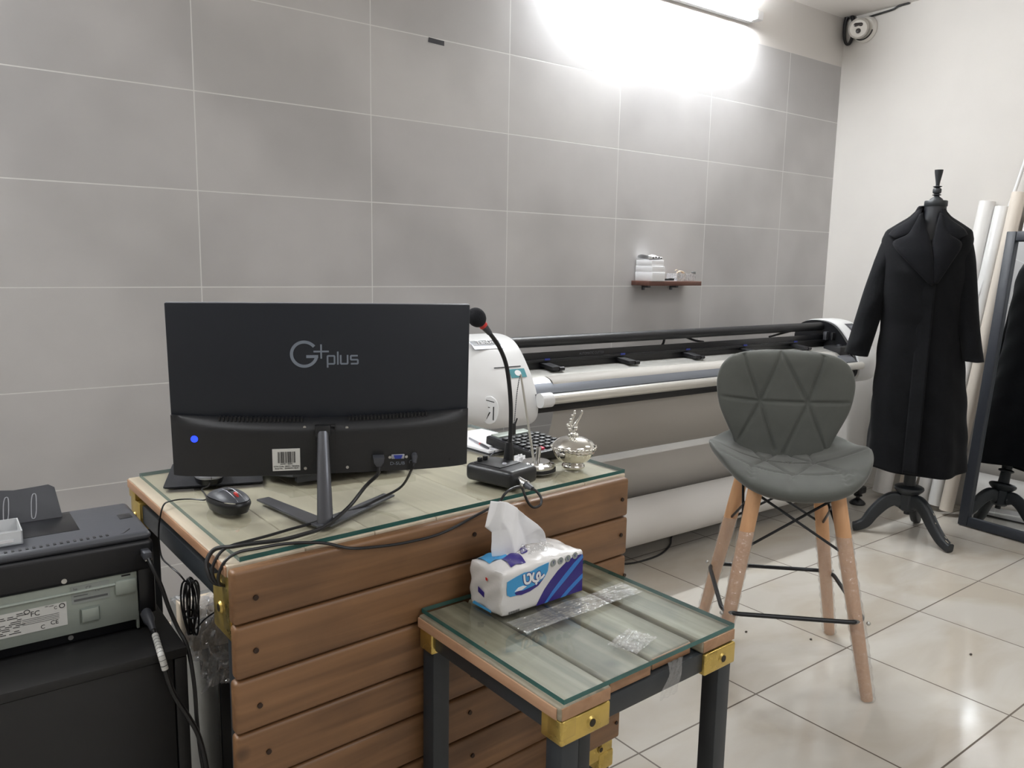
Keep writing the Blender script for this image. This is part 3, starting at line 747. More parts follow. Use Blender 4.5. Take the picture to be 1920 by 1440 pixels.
def crum(u, v):
    a = u * 2 * PI; p = v * PI; k = .0135 * (1 + .28 * math.sin(3 * a + 2 * p) * math.sin(5 * p) + .18 * math.sin(7 * a + 4 * p))
    return V((1.122 + k * math.sin(p) * math.cos(a), 1.470 + k * math.sin(p) * math.sin(a), .785 + .0115 + k * .85 * -math.cos(p)))
single('crumpled_paper', MB().grid(crum, 18, 10, cu=True), K['whitep'], 'small crumpled white paper ball between pen stand and silver bowl', 'paper ball', sharp=10)

# ================================================================== silver bowl
bo = thing('lidded_bowl', 'shiny silver lidded sugar bowl with a figure on its lid', 'bowl', (1.213, 1.383, .785))
flute = lambda j, a: 1 + (.028 * abs(math.sin(a * 12)) if 3 <= j <= 8 else 0)
b = MB().lathe([(.001, .0), (.026, .0), (.0275, .002), (.0265, .0065), (.022, .010), (.0245, .013), (.035, .019), (.043, .028), (.048, .038), (.0495, .044), (.050, .047)], 96, wob=lambda j, a: 1 + (.030 * abs(math.sin(a * 11)) if 5 <= j <= 9 else 0))
part(bo, 'bowl', b, K['silverware'], sharp=60)
b = MB()
ring = [V((.0515 * math.cos(2 * PI * k / 120), .0515 * math.sin(2 * PI * k / 120), .0495 + .0009 * math.sin(k * 2 * PI / 3))) for k in range(120)]
b.tube(ring, [.0024 + .0014 * math.sin(k * PI / 2) for k in range(120)], 8, closed=True)
part(bo, 'beaded_rim', b, K['silverware'], sharp=60)
b = MB().lathe([(.0505, .0505), (.0515, .0525), (.0505, .0545), (.047, .0590), (.040, .0650), (.030, .0700), (.018, .0735), (.008, .0748), (0, .0750)], 64)
lid = part(bo, 'lid', b, K['silverware'], sharp=60)
fg = MB()
fx, fy = .4367 * 1, -.8997   # lateral direction as seen from the room
def fp(l, z, dpt=0): return V((.66 * l, -.75 * l, .072 + (z - .064) * .92)) + V((.75, .66, 0)) * dpt
fg.tube(spline([fp(-.004, .064), fp(-.002, .080), fp(.001, .094), fp(.007, .106), fp(.012, .116), fp(.016, .126), fp(.0175, .134)], 6), [.0085, .0082, .0078, .0075, .007, .0065, .006, .0055, .0055, .006, .0062, .006, .0055, .005, .0046, .0044, .004, .0038, .0036, .0034, .0032, .003, .0028, .0026, .0026, .0026, .0026, .0024, .0024, .0026, .0028, .0030, .0030, .0028, .0026, .0024, .002][:37], 10)
fg.tube(spline([fp(-.004, .078), fp(-.009, .092), fp(-.007, .104), fp(-.003, .114), fp(-.001, .122), fp(.001, .128)], 5), [.006, .0058, .0056, .0054, .005, .0046, .0044, .0042, .004, .0038, .0036, .0034, .0032, .003, .003, .003, .0028, .0028, .0028, .003, .0034, .0036, .0034, .003, .0026, .002][:26], 10)
for l, z, r_ in ((-.013, .092, .0048), (-.016, .096, .0032), (-.009, .102, .004), (-.0085, .110, .0032), (-.0045, .120, .0034), (.0, .1305, .0034), (-.010, .084, .005), (.004, .088, .0058), (-.002, .070, .0095), (-.009, .068, .006), (.006, .069, .006)):
    fg.sphere(fp(l, z, -.002), r_, 12)
part(lid, 'figure_finial', fg, K['silverware'], sharp=60)

# ================================================================== mice, mouse pad, keyboard
pad = single('mouse_pad', MB().prism([(-.094, -.10), (.094, -.10), (.098, -.094), (.098, .10), (-.098, .10), (-.098, -.094)], 0, .003, T(.503, 1.765, .785) @ zrot(R(-19))), K['foam'], 'black mouse pad partly under the monitor', 'mouse pad')
def mouse_shell(w, l, h, flat=0):
    """closed mouse body, +y = front"""
    def f(u, v):
        a = u * 2 * PI; t = v
        ca, sa = math.cos(a), math.sin(a)
        sx = abs(ca) ** .72 * (1 if ca >= 0 else -1); sy = abs(sa) ** .80 * (1 if sa >= 0 else -1)
        if t < .35: rr = .86 + .14 * (t / .35); z = h * .42 * (t / .35)
        else:
            q = (t - .35) / .65; rr = math.cos(q * PI / 2) ** .75 if q < 1 else 0; z = h * (.42 + .58 * math.sin(q * PI / 2))
        x = w * sx * rr * (1 - .10 * sy * sy * (1 if sy > 0 else .4)); y = l * sy * rr
        if t > .35: z -= h * .26 * max(0, y / l) ** 1.5 * ((t - .35) / .65) + h * .05 * max(0, -y / l)
        return V((x, y, z))
    return f
bm_ = thing('computer_mouse', 'black computer mouse with a red scroll wheel on the glass', 'mouse', (.447, 1.494, .7852), R(193))
shell_ = mouse_shell(.032, .053, .038)
b = MB().grid(lambda u, v: shell_(u, v * .52), 40, 12, cu=True); part(bm_, 'lower_body', b, K['blackg'], sharp=60)
b = MB().grid(lambda u, v: shell_(u, .54 + v * .459) + V((0, 0, .0004)), 40, 14, cu=True); part(bm_, 'top_shell', b, K['greyp'], sharp=60)
def ontop(x, y, dz=0):
    best = None
    for i in range(0, 60):
        for j in range(36, 101, 2):
            p = shell_(i / 60, j / 100)
            dd = (p.x - x) ** 2 + (p.y - y) ** 2
            if best is None or dd < best[0]: best = (dd, p.z)
    return V((x, y, best[1] + dz))
b = MB().sphere((0, 0, 0), (.0034, .0105, .0105), 20); bmesh.ops.translate(b.bm, vec=ontop(0, .026, -.0055), verts=b.bm.verts)
part(bm_, 'scroll_wheel', b, K['red'], label='red scroll wheel')
b = MB().tube([ontop(-.0075, .046, .0004), ontop(-.0075, .028, .0008), ontop(-.0065, .006, .0008), ontop(-.0060, -.010, .0008)], .0007, 6); part(bm_, 'button_seam', b, K['silver'])
b = MB().tube([ontop(.0075, .046, .0004), ontop(.0075, .028, .0008), ontop(.0065, .006, .0008), ontop(.0060, -.010, .0008)], .0007, 6); part(bm_, 'button_seam', b, K['silver'])
b = MB().box((0, 0, 0), (.011, .014, .003), bev=.001); bmesh.ops.translate(b.bm, vec=ontop(0, .003, .0002), verts=b.bm.verts); part(bm_, 'resolution_button', b, K['blackg'])
b = MB(); tp = ontop(.013, -.004, .0012); addtext(b, 'hp', .009, T(*tp) @ zrot(R(180)) @ M.Rotation(R(-20), 4, 'Y')); part(bm_, 'mouse_print', b, K['logo'])
sm_ = thing('silver_mouse', 'silver computer mouse on the black mouse pad under the monitor', 'mouse', (.473, 1.714, .788), R(-10))
shell2 = mouse_shell(.031, .054, .040)
part(sm_, 'lower_body', MB().grid(lambda u, v: shell2(u, v * .24), 36, 8, cu=True), K['blackg'], sharp=60)
part(sm_, 'top_shell', MB().grid(lambda u, v: shell2(u, .255 + v * .744) + V((0, 0, .0004)), 36, 14, cu=True), K['silver'], sharp=60)
part(sm_, 'button_seam', MB().tube([(0, -.0545, .014), (0, -.052, .021), (0, -.04, .031), (0, -.02, .0352)], .0008, 6), K['ink'])
mcb = spline([(.462, 1.664, .7960), (.455, 1.656, .790), (.441, 1.650, .7875), (.436, 1.612, .7875), (.432, 1.585, .7875), (.423, 1.571, .7875), (.405, 1.590, .7875), (.385, 1.600, .7875), (.366, 1.596, .788), (.353, 1.586, .787), (.3455, 1.580, .774), (.343, 1.592, .744), (.343, 1.598, .71), (.344, 1.585, .682), (.350, 1.55, .675), (.358, 1.52, .668), (.366, 1.512, .655)], 8)
part(sm_, 'cable', MB().tube(mcb, .0016, 6), K['cable'], world=True)
# coiled spare length hanging under the desk
b = MB(); pts = []
for k in range(7):
    w_ = .012 + .0018 * k; dx = .004 * (k % 3)
    for s in range(16):
        a = 2 * PI * s / 16
        pts.append(V((.372 + dx + w_ * math.sin(a) * (.45 + .55 * (math.cos(a) * .5 + .5)) * .72, 1.515 + .016 * math.sin(a + k), .600 + (.050 + .0012 * k) * math.cos(a))))
b.tube(spline(pts, 2), .0019, 6)
part(sm_, 'cable_coil', b, K['cable'], world=True, label='coiled bundle of the mouse cable')
part(sm_, 'coil_tie', MB().tube([V((.376 + .012 * math.cos(a), 1.515 + .016 * math.sin(a), .585 + .002 * math.sin(a))) for a in [k * PI / 6 for k in range(12)]], .0022, 6, closed=True), K['cable'], world=True)
part(sm_, 'cable_end', MB().tube(spline([(.38, 1.50, .56), (.395, 1.49, .58), (.41, 1.46, .605), (.405, 1.40, .64), (.395, 1.36, .66), (.394, 1.352, .70)], 6), .0016, 6), K['cable'], world=True)
kb = thing('keyboard', 'dark keyboard with raised back edge, half hidden under the monitor', 'keyboard', (.735, 1.645, .785), R(-4))
ktl = T(0, 0, .0155) @ M.Rotation(R(-5), 4, 'X')
part(kb, 'case', MB().prism([(-.118, -.058), (.165, -.066), (.165, .08), (-.150, .08), (-.160, .015)], -.007, .010, ktl, bev=.003), K['greyp'])
for r_ in range(4):
    part(kb, 'key_row', MB().box((.0, -.030 + r_ * .026, .0145), (.24, .021, .006), ktl, bev=.002), K['black'])
for x in (-.085, .12): part(kb, 'foot', MB().box((x, -.045, .0075), (.045, .02, .015), bev=.001), K['greyp'])

# ================================================================== wide vinyl plotter
XA, XB = 1.80, 3.93            # inner faces of the two end housings
plo = thing('wide_format_plotter', 'long cutting plotter with white end housings standing against the tiled wall', 'plotter', (2.86, 2.46, 0))
YZ = M(((0, 0, 1, 0), (1, 0, 0, 0), (0, 1, 0, 0), (0, 0, 0, 1)))   # local XY -> world YZ, extruded along X
prof = [(2.64, .72), (2.645, .90), (2.62, .955), (2.56, .985), (2.48, .988), (2.42, .975), (2.375, .945), (2.33, .895), (2.29, .84), (2.262, .785), (2.252, .735), (2.262, .695), (2.30, .668), (2.38, .655), (2.50, .665), (2.58, .69)]
def smooth_poly(p, n=4):
    q = spline(p + [p[0], p[1]], n)
    return [(v.x, v.y) for v in q[:len(p) * n]]
pr = [(a, b) for a, b in smooth_poly([(y, z, 0) for y, z in prof])]
def housing(secs):
    b = MB(); t = bmesh.new(); rings = []
    for x, k in secs: rings.append([t.verts.new((x, 2.46 + (y - 2.46) * k, .80 + (z - .80) * k)) for y, z in pr])
    for A, B in zip(rings, rings[1:]):
        for i in range(len(pr)): t.faces.new((A[i], A[(i + 1) % len(pr)], B[(i + 1) % len(pr)], B[i]))
    t.faces.new(rings[0][::-1]); t.faces.new(rings[-1]); return b._add(t)
lc = part(plo, 'left_end_housing', housing([(1.46, .50), (1.475, .62), (1.51, .76), (1.56, .88), (1.60, .945), (1.635, .985), (1.66, 1), (XA - .006, 1), (XA, .985)]), K['white'], world=True, sharp=50)
rc = part(plo, 'right_end_housing', housing([(XB + .02, .985), (XB + .026, 1), (4.10, 1), (4.125, .98), (4.16, .92), (4.19, .82), (4.205, .68)]), K['white'], world=True, sharp=50)
inner = [((y - 2.45) * .955 + 2.455, (z - .82) * .955 + .822) for y, z in pr]
part(rc, 'inner_cheek', MB().prism(inner, XB - .004, XB + .03, YZ, bev=.004), K['blackg'], world=True)
b = MB()
for y, z, dy, dz in ((2.44, .905, .02, .045), (2.40, .905, .012, .04), (2.36, .84, .018, .05), (2.33, .84, .012, .045)): b.mm((XB - .03, y - dy / 2, z - dz / 2), (XB, y + dy / 2, z + dz / 2), bev=.003)
for i_, (y, z, dy, dz) in enumerate(((2.44, .905, .02, .045), (2.40, .905, .012, .04), (2.36, .84, .018, .05), (2.33, .84, .012, .045))):
    part(rc, 'belt_guide', MB().mm((XB - .03, y - dy / 2, z - dz / 2), (XB, y + dy / 2, z + dz / 2), bev=.003), K['greym' if i_ % 2 == 0 else 'black'], world=True)
b = MB().mm((XB - .10, 2.30, .80), (XB - .01, 2.40, .86), bev=.006); part(plo, 'tool_carriage', b, K['black'], world=True)
# control panel on the curved top of the right housing
def on_prof(t):
    """point on the front-top curve, t 0 = top, 1 = nose"""
    P = [V((0, y, z)) for y, z in [(2.42, .976), (2.375, .946), (2.33, .896), (2.29, .841), (2.262, .786)]]
    s = spline(P, 8); k = max(0, min(1, t)) * (len(s) - 1); i = min(len(s) - 2, int(k)); return s[i].lerp(s[i + 1], k - i)
def onx_patch(x0, x1, t0, t1, off=.0012):
    def f(u, v):
        p = on_prof(t0 + (t1 - t0) * v); q = on_prof(min(1, t0 + (t1 - t0) * v + .05)); r = on_prof(max(0, t0 + (t1 - t0) * v - .05))
        n = V((0, -(r - q).z, (r - q).y)).normalized() if (r - q).length > 0 else V((0, -1, 0))
        if n.z < 0: n = -n
        return V((x0 + (x1 - x0) * u, p.y, p.z)) + n * off
    return f
cpn = part(rc, 'control_panel', MB().grid(onx_patch(4.02, 4.10, .10, .62), 2, 12), K['greyp'], world=True)
part(cpn, 'display', MB().grid(onx_patch(4.035, 4.085, .18, .34, .002), 1, 4), K['alud'], world=True)
for t in (.40, .48, .56): part(cpn, 'panel_button', MB().grid(onx_patch(4.04, 4.08, t, t + .035, .002), 1, 2), K['alud'], world=True)
# markings on the left housing
lb = part(lc, 'brand_plate', MB().grid(onx_patch(1.60, 1.73, .02, .24, .0015), 2, 8), K['greym'], world=True)
p = on_prof(.10); q = on_prof(.03); r_ = on_prof(.17)
fmx = frame((1.665, p.y, p.z), (1, 0, 0), (q - r_))
b = MB(); addtext(b, 'TanDis', .030, fmx @ T(0, 0, .0042)); part(lb, 'brand_letters', b, K['whitep'], world=True)
b = MB()
part(lb, 'brand_letters_field', MB().grid(onx_patch(1.603, 1.727, .03, .175, .0022), 1, 6), K['black'], world=True)
part(lc, 'black_line', MB().grid(onx_patch(1.645, 1.765, .545, .562, .0012), 1, 2), K['ink'], world=True)
bs = part(lc, 'hologram_sticker', MB().grid(onx_patch(1.705, 1.775, .59, .72, .0013), 1, 4), K['teal'], world=True, label='teal square sticker with a round pale emblem')
p = on_prof(.655); q = on_prof(.60); r_ = on_prof(.71)
part(bs, 'sticker_emblem', MB().prism([(.014 * math.cos(a * PI / 10), .012 * math.sin(a * PI / 10)) for a in range(20)], 0, .0008, frame((1.74, p.y, p.z + .0008), (1, 0, 0), (q - r_)) @ T(0, 0, .0006)), K['whitep'], world=True)
# round raised emblem on the outer side of the left housing
fmx = frame((1.592, 2.268, .745), (.55, -.83, 0), (0, .06, 1))
em = part(lc, 'round_emblem', MB().prism([(.034 * math.cos(a * PI / 20), .050 * math.sin(a * PI / 20)) for a in range(40)], -.004, .004, fmx, bev=.002), K['white'], world=True)
fm2 = fmx @ T(0, 0, .0042); b = MB()
b.stroke([(-.016, .026), (-.016, .036), (.018, .030), ], .0028, fm2); b.stroke([(-.016, .004), (-.016, .012), (.002, .010)], .0028, fm2); b.stroke([(.016, .014), (.016, -.034)], .0042, fm2); b.stroke([(.003, -.006), (-.010, -.030)], .0042, fm2)
part(em, 'emblem_sign', b, K['ink'], world=True)
# bars and rails between the housings
part(plo, 'top_guard_bar', MB().cyl((XA - .03, 2.485, .952), (XB + .01, 2.485, .952), .022, seg=20), K['black'], world=True)
bm1 = part(plo, 'carriage_beam', MB().mm((XA - .01, 2.46, .838), (XB, 2.478, .910), bev=.004), K['blackg'], world=True)
part(bm1, 'beam_rail', MB().mm((XA - .01, 2.449, .872), (XB, 2.461, .884), bev=.002), K['black'], world=True)
b = MB(); addtext(b, 'AUTOMATIC CUTTER', .014, frame((2.24, 2.4588, .896), (1, 0, 0), (0, 0, 1))); part(bm1, 'beam_letters', b, K['greym'], world=True)
PLT = M(((1, 0, 0, 0), (0, 1, 0, 0), (0, 0, 1, 0), (0, 0, 0, 1)))
part(plo, 'platen', MB().prism([(2.48, .83), (2.48, .846), (2.40, .846), (2.318, .828), (2.300, .816), (2.285, .800), (2.285, .79)], XA - .01, XB, YZ), K['alu'], world=True)
part(plo, 'front_extrusion', MB().prism([(2.300, .817), (2.283, .803), (2.272, .790), (2.262, .775), (2.262, .74), (2.33, .74), (2.33, .80)], XA - .01, XB, YZ), K['alud'], world=True)
part(plo, 'extrusion_groove', MB().mm((XA - .01, 2.258, .758), (XB, 2.264, .786)), K['greyp'], world=True)
part(plo, 'feed_roller', MB().cyl((XA + .04, 2.236, .766), (XB, 2.236, .766), .0195, seg=28), K['alu'], world=True)
part(plo, 'roller_hub', MB().cyl((XA - .01, 2.236, .766), (XA + .042, 2.236, .766), .027, seg=24), K['white'], world=True)
part(plo, 'lower_black_rail', MB().mm((XA - .01, 2.268, .712), (XB, 2.32, .742), bev=.002), K['blackg'], world=True)
for i in range(5):
    x = 1.985 + i * .415
    pr_ = part(plo, 'pinch_roller_arm', MB().prism([(2.46, .872), (2.46, .858), (2.385, .846), (2.372, .850), (2.376, .862)], x - .022, x + .022, YZ, bev=.002), K['black'], world=True)
    part(pr_, 'pinch_wheel', MB().cyl((x + .012, 2.378, .853), (x + .036, 2.378, .853), .0085, seg=14), K['blackg'], world=True)
    part(pr_, 'blue_mark', MB().mm((x - .004, 2.446, .880), (x + .022, 2.4485, .887)), K['blue'], world=True)
for pts in ([(2.72, 2.50, .935), (2.715, 2.50, .915), (2.715, 2.51, .90)], [(2.86, 2.50, .935), (2.93, 2.50, .915), (3.0, 2.51, .905)], [(3.50, 2.50, .91), (3.60, 2.495, .925), (3.68, 2.49, .935), (3.76, 2.49, .935)]):
    part(plo, 'guide_wire', MB().tube(spline(pts, 6), .0055, 8), K['black'], world=True)
# stand
for x in (1.66, 4.03):
    part(plo, 'stand_leg', MB().mm((x - .03, 2.44, .09), (x + .03, 2.52, .70), bev=.006), K['alu'], world=True)
    ft = part(plo, 'stand_base_bar', MB().mm((x - .035, 2.22, .06), (x + .035, 2.74, .10), bev=.01), K['black'], world=True)
    for y in (2.25, 2.70): part(ft, 'levelling_foot', MB().lathe([(.001, 0), (.040, 0), (.042, .006), (.034, .016), (.016, .030), (.010, .032), (.010, .045), (.022, .046), (.022, .052), (.010, .053), (.010, .062), (0, .062)], 24, T(x - (.0 if x < 3 else .0), y, 0)), K['blackg'], world=True)
part(plo, 'stand_cross_bar', MB().mm((1.66, 2.445, .12), (4.03, 2.475, .18), bev=.004), K['alu'], world=True)
# paper web hanging from the platen down to the lower roll
def web(u, v):
    P = WEB[min(len(WEB) - 1, int(v * (len(WEB) - 1)))]
    return V((1.90 + 1.90 * u, P.y, P.z))
WEB = spline([(0, 2.36, .836), (0, 2.312, .828), (0, 2.288, .80), (0, 2.284, .74), (0, 2.30, .66), (0, 2.335, .575), (0, 2.39, .50), (0, 2.43, .462), (0, 2.452, .452)], 6)
part(plo, 'hanging_paper', MB().grid(web, 1, 48), K['sheet'], world=True, sharp=180, label='grey-white paper sheet curving down from the plotter')
# rolls on the plotter: the big take-up roll in front and the rear supply roll
single('paper_roll', MB().lathe([(.02, 0), (.098, 0), (.100, .002), (.100, 1.868), (.098, 1.87), (.02, 1.87)], 64, T(1.93, 2.335, .172) @ M.Rotation(PI / 2, 4, 'Y')), K['vinyl'], 'thick white paper roll lying low in front of the plotter', 'paper roll')
single('supply_roll', MB().lathe([(.02, 0), (.160, 0), (.162, .002), (.162, 1.958), (.160, 1.96), (.02, 1.96)], 64, T(1.86, 2.575, .322) @ M.Rotation(PI / 2, 4, 'Y')), K['sheet'], 'greyer paper roll hanging behind and above the low white roll', 'paper roll')

# ================================================================== wall shelf
SY = 2.708
sh = thing('wall_shelf', 'small dark walnut shelf fixed to the grey tiled wall', 'shelf', (3.01, 2.77, 1.163))
part(sh, 'board', MB().mm((2.82, SY, 1.164), (3.20, YB, 1.186), bev=.0015), K['walnut'], world=True)
for x in (2.90, 3.10): part(sh, 'bracket', MB().mm((x - .008, SY + .07, 1.152), (x + .008, YB, 1.164), bev=.002).mm((x - .008, YB - .008, 1.14), (x + .008, YB, 1.164), bev=.002), K['greym'], world=True)
for nm, z0, z1, d in (('lowest', 1.1862, 1.2285, 0), ('middle', 1.2288, 1.2575, .004), ('uppermost', 1.2578, 1.287, .010)):
    t = thing('carton_box', {'lowest': 'lowest white cardboard box of the stack on the walnut wall shelf', 'middle': 'middle white cardboard box of the stack on the walnut wall shelf', 'uppermost': 'uppermost white cardboard box on the wall shelf, under the folded wrapping'}[nm], 'box', (2.88, 2.765, z0), group='white boxes stacked on the wall shelf')
    part(t, 'carton', MB().mm((2.838 + d * .4, SY - .004 + d, z0), (2.926 - d * .2, 2.82, z1), bev=.0015), K['whitep'], world=True)
    part(t, 'flap_seam', MB().mm((2.8385 + d, SY - .0048 + d, z1 - .006), (2.925 - d, SY - .0035 + d, z1 - .0055)), K['inkg'], world=True)
def wrapf(u, v):
    a = 2 * PI * u; x = 2.842 + .075 * v
    return V((x, 2.765 + .048 * math.cos(a), 1.2975 + (.0095 + .004 * math.sin(v * 7 + a * 2)) * math.sin(a) + .004 * (1 - v) * (math.sin(a) > 0)))
fw = thing('folded_wrapper', 'crumpled white folded wrapper lying on top of the box stack', 'wrapper', (2.88, 2.765, 1.287))
part(fw, 'wrapper_body', MB().grid(wrapf, 20, 14, cu=True), K['whitep'], world=True, sharp=25)
for x, z in ((2.853, 1.297), (2.872, 1.300), (2.893, 1.2985), (2.909, 1.296)): part(fw, 'dark_print', MB().box((x, 2.7175, z), (.010, .003, .006), bev=.001), K['ink'], world=True)
single('paper_slip', MB().mm((2.935, 2.722, 1.1862), (3.07, 2.80, 1.1885)), K['whitep'], 'thin white paper slip lying on the shelf right of the boxes', 'paper')
ck = thing('craft_knife', 'dark craft knife lying on the paper slip on the shelf', 'knife', (2.985, 2.735, 1.1885), 0)
part(ck, 'handle', MB().mm((2.93, 2.728, 1.1886), (2.995, 2.740, 1.1985), bev=.003), K['black'], world=True)
part(ck, 'slider', MB().mm((2.985, 2.727, 1.1886), (3.02, 2.741, 1.2005), bev=.003), K['blackg'], world=True)
pb = thing('plastic_box', 'small clear plastic box near the right end of the wall shelf', 'box', (3.09, 2.755, 1.1862))
b = MB()
for lo, hi in (((3.03, 2.72, 1.1864), (3.032, 2.79, 1.225)), ((3.158, 2.72, 1.1864), (3.16, 2.79, 1.225)), ((3.03, 2.72, 1.1864), (3.16, 2.722, 1.225)), ((3.03, 2.788, 1.1864), (3.16, 2.79, 1.225))): b.mm(lo, hi)
part(pb, 'clear_walls', b, K['bag'], world=True)
wc = thing('wire_coil', 'cream coil of thin wire in the clear plastic box on the shelf', 'coil', (3.095, 2.755, 1.19))
part(wc, 'coil_loops', MB().tube([V((3.095 + (.020 + .002 * math.sin(k * .9)) * math.cos(k * PI / 8), 2.755 + .012 * math.sin(k * .37), 1.2135 + .022 * math.sin(k * PI / 8))) for k in range(96)], .0022, 6), K['carton'], world=True)
part(wc, 'loose_end', MB().tube(spline([(3.075, 2.755, 1.23), (3.06, 2.75, 1.242), (3.045, 2.75, 1.238)], 5), .0018, 6), K['carton'], world=True)
vb_ = thing('small_vial', 'tiny clear vial with a grey stopper at the shelf right end', 'vial', (3.178, 2.745, 1.1862))
part(vb_, 'glass_body', MB().lathe([(.0, 0), (.012, 0), (.012, .022), (.007, .028), (.007, .034), (0, .034)], 18, T(3.178, 2.745, 1.1862)), K['bag'], world=True)
part(vb_, 'stopper', MB().mm((3.169, 2.737, 1.2204), (3.187, 2.753, 1.234), bev=.003), K['inkg'], world=True)
single('black_tape', MB().prism([(1.667, 2.101), (1.7405, 2.098), (1.7405, 2.116), (1.670, 2.119)], 0, .0006, M(((1, 0, 0, 0), (0, 0, -1, YB), (0, 1, 0, 0), (0, 0, 0, 1)))), K['tape'], 'short strip of black tape stuck high on the tiled wall', 'tape')

# ================================================================== security camera in the corner
sc_ = thing('security_camera', 'white dome security camera mounted in the upper right corner', 'security camera', (XR, 2.690, 2.62), 0)
cx = M(((0, 0, -1, XR), (1, 0, 0, 2.690), (0, 1, 0, 2.618), (0, 0, 0, 1)))
part(sc_, 'mounting_base', MB().lathe([(0, 0), (.070, 0), (.072, .006), (.066, .020), (.060, .026), (0, .026)], 40, cx), K['cctv'], world=True)
bd_ = V((-.80, -.44, -.32)).normalized(); bc = V((XR - .052, 2.702, 2.618))
part(sc_, 'ball_housing', MB().sphere(bc, .056, 36), K['cctv'], world=True)
fm3 = frame(bc + bd_ * .046, V((.44, -.9, 0)), (0, 0, 1)); fm3 = frame(bc + bd_ * .040, V((.44, -.80, 0)).normalized(), (0, 0, 1))
part(sc_, 'face_disc', MB().lathe([(0, 0), (.047, 0), (.048, .010), (.045, .016), (0, .017)], 36, fm3), K['cctv'], world=True)
part(sc_, 'lens', MB().lathe([(0, .016), (.0135, .016), (.0135, .0195), (.011, .020), (0, .0202)], 24, fm3 @ T(.0, -.014, 0)), K['lens'], world=True)
b = MB().tube([V((-.014, 0, 0)), V((.014, 0, 0))], .0105, 16); bmesh.ops.transform(b.bm, matrix=fm3 @ T(-.002, .020, .0162) @ M.Diagonal((1, 1, .25, 1)), verts=b.bm.verts)
b.sphere((0, 0, 0), (.0105, .0105, .0026), 16, fm3 @ T(-.016, .020, .0162)); b.sphere((0, 0, 0), (.0105, .0105, .0026), 16, fm3 @ T(.012, .020, .0162))
part(sc_, 'infrared_window', b, K['lens'], world=True)
b = MB(); b.tube([V((XR - .030, 2.690 + .060 * math.cos(a), 2.618 + .060 * math.sin(a))) for a in [R(k) for k in range(195, 330, 9)]], .0035, 6); part(sc_, 'swivel_gap', b, K['ink'], world=True)
b = MB()
cc = [(XR - .012, 2.30, 2.702)]
run = spline([(XR - .01, 2.44, 2.702), (XR - .01, 2.50, 2.700), (XR - .01, 2.53, 2.690), (XR - .01, 2.58, 2.686), (XR - .01, 2.65, 2.682), (XR - .012, 2.715, 2.676), (XR - .014, 2.757, 2.660), (XR - .018, 2.775, 2.63)], 6)
cb_ = thing('camera_cable', 'coiled black cable beside the camera running up along the ceiling', 'cable', (XR - .02, 2.78, 2.535))
part(cb_, 'cable_run', MB().tube(run, .0055, 8), K['cable'], world=True)
b = MB(); pts = []
for k in range(6):
    for s in range(14):
        a = 2 * PI * s / 14; pts.append(V((XR - .016 - .006 * (k % 3), 2.783 + (.026 + .003 * (k % 2)) * math.sin(a) + .004 * math.cos(k), 2.625 + (.075 + .004 * k) * math.cos(a) + .004 * k)))
b.tube(spline(pts, 2), .0042, 6); part(cb_, 'coil', b, K['cable'], world=True)

# ================================================================== rolls of paper leaning on the right wall
def roll(b0, t0, r, label, m=None):
    d = (V(t0) - V(b0)); L = d.length; d.normalize()
    x = d.orthogonal().normalized(); mx = frame(b0, x, d.cross(x))
    o = thing('paper_roll_upright', label, 'paper roll', b0, 0, 'paper rolls leaning on the right wall')
    part(o, 'rolled_paper', MB().lathe([(r * .62, .004), (r * .62, .0), (r * .97, 0), (r, .003), (r, L - .003), (r * .97, L), (r * .62, L), (r * .62, L - .03)], 32, mx), m or K['vinyl'], world=True)
    part(o, 'core_tube', MB().lathe([(r * .45, .002), (r * .6, .002), (r * .6, L - .002), (r * .45, L - .002)], 24, mx), K['carton'], world=True)
K['vinyl2'] = mat('cream_roll_paper', lin(216, 206, 194), .6); K['vinyl3'] = mat('white_glossy_roll', lin(228, 227, 226), .3)
roll((4.245, 2.235, .035), (4.425, 2.16, 1.36), .048, 'thick white paper roll leaning left behind the mannequin legs')
roll((4.300, 2.135, .03), (4.43, 2.07, 1.34), .036, 'cream paper roll right behind the mannequin pole, between two white ones', K['vinyl2'])
roll((4.31, 2.035, .03), (4.43, 1.915, 1.615), .038, 'white paper roll whose top shows first to the right of the coat')
roll((4.275, 1.955, .03), (4.430, 1.840, 1.585), .036, 'white paper roll with a small round mark, second right of the coat', K['vinyl3'])
roll((4.225, 1.875, .027), (4.420, 1.768, 1.650), .032, 'cream paper roll standing nearest the black mirror frame', K['vinyl2'])
roll((4.29, 1.79, .03), (4.432, 1.685, 1.66), .034, 'white paper roll rising directly behind the mirror top edge')
single('curtain_rod', MB().tube([(4.175, 2.06, .006), (4.462, 1.768, 1.83)], .0085, 14), K['white'], 'thin glossy white rod leaning among the paper rolls', 'rod')

# ================================================================== mirror
ml = math.atan2(.17, 1.449)
mi = thing('standing_mirror', 'tall black framed mirror leaning on the rolls at the right edge', 'mirror', (4.13, 1.766, 0), R(-5))
MMX = T(0, 0, .004) @ M.Rotation(ml, 4, 'Y') @ M(((0, 0, 1, 0), (-1, 0, 0, 0), (0, 1, 0, 0), (0, 0, 0, 1)))
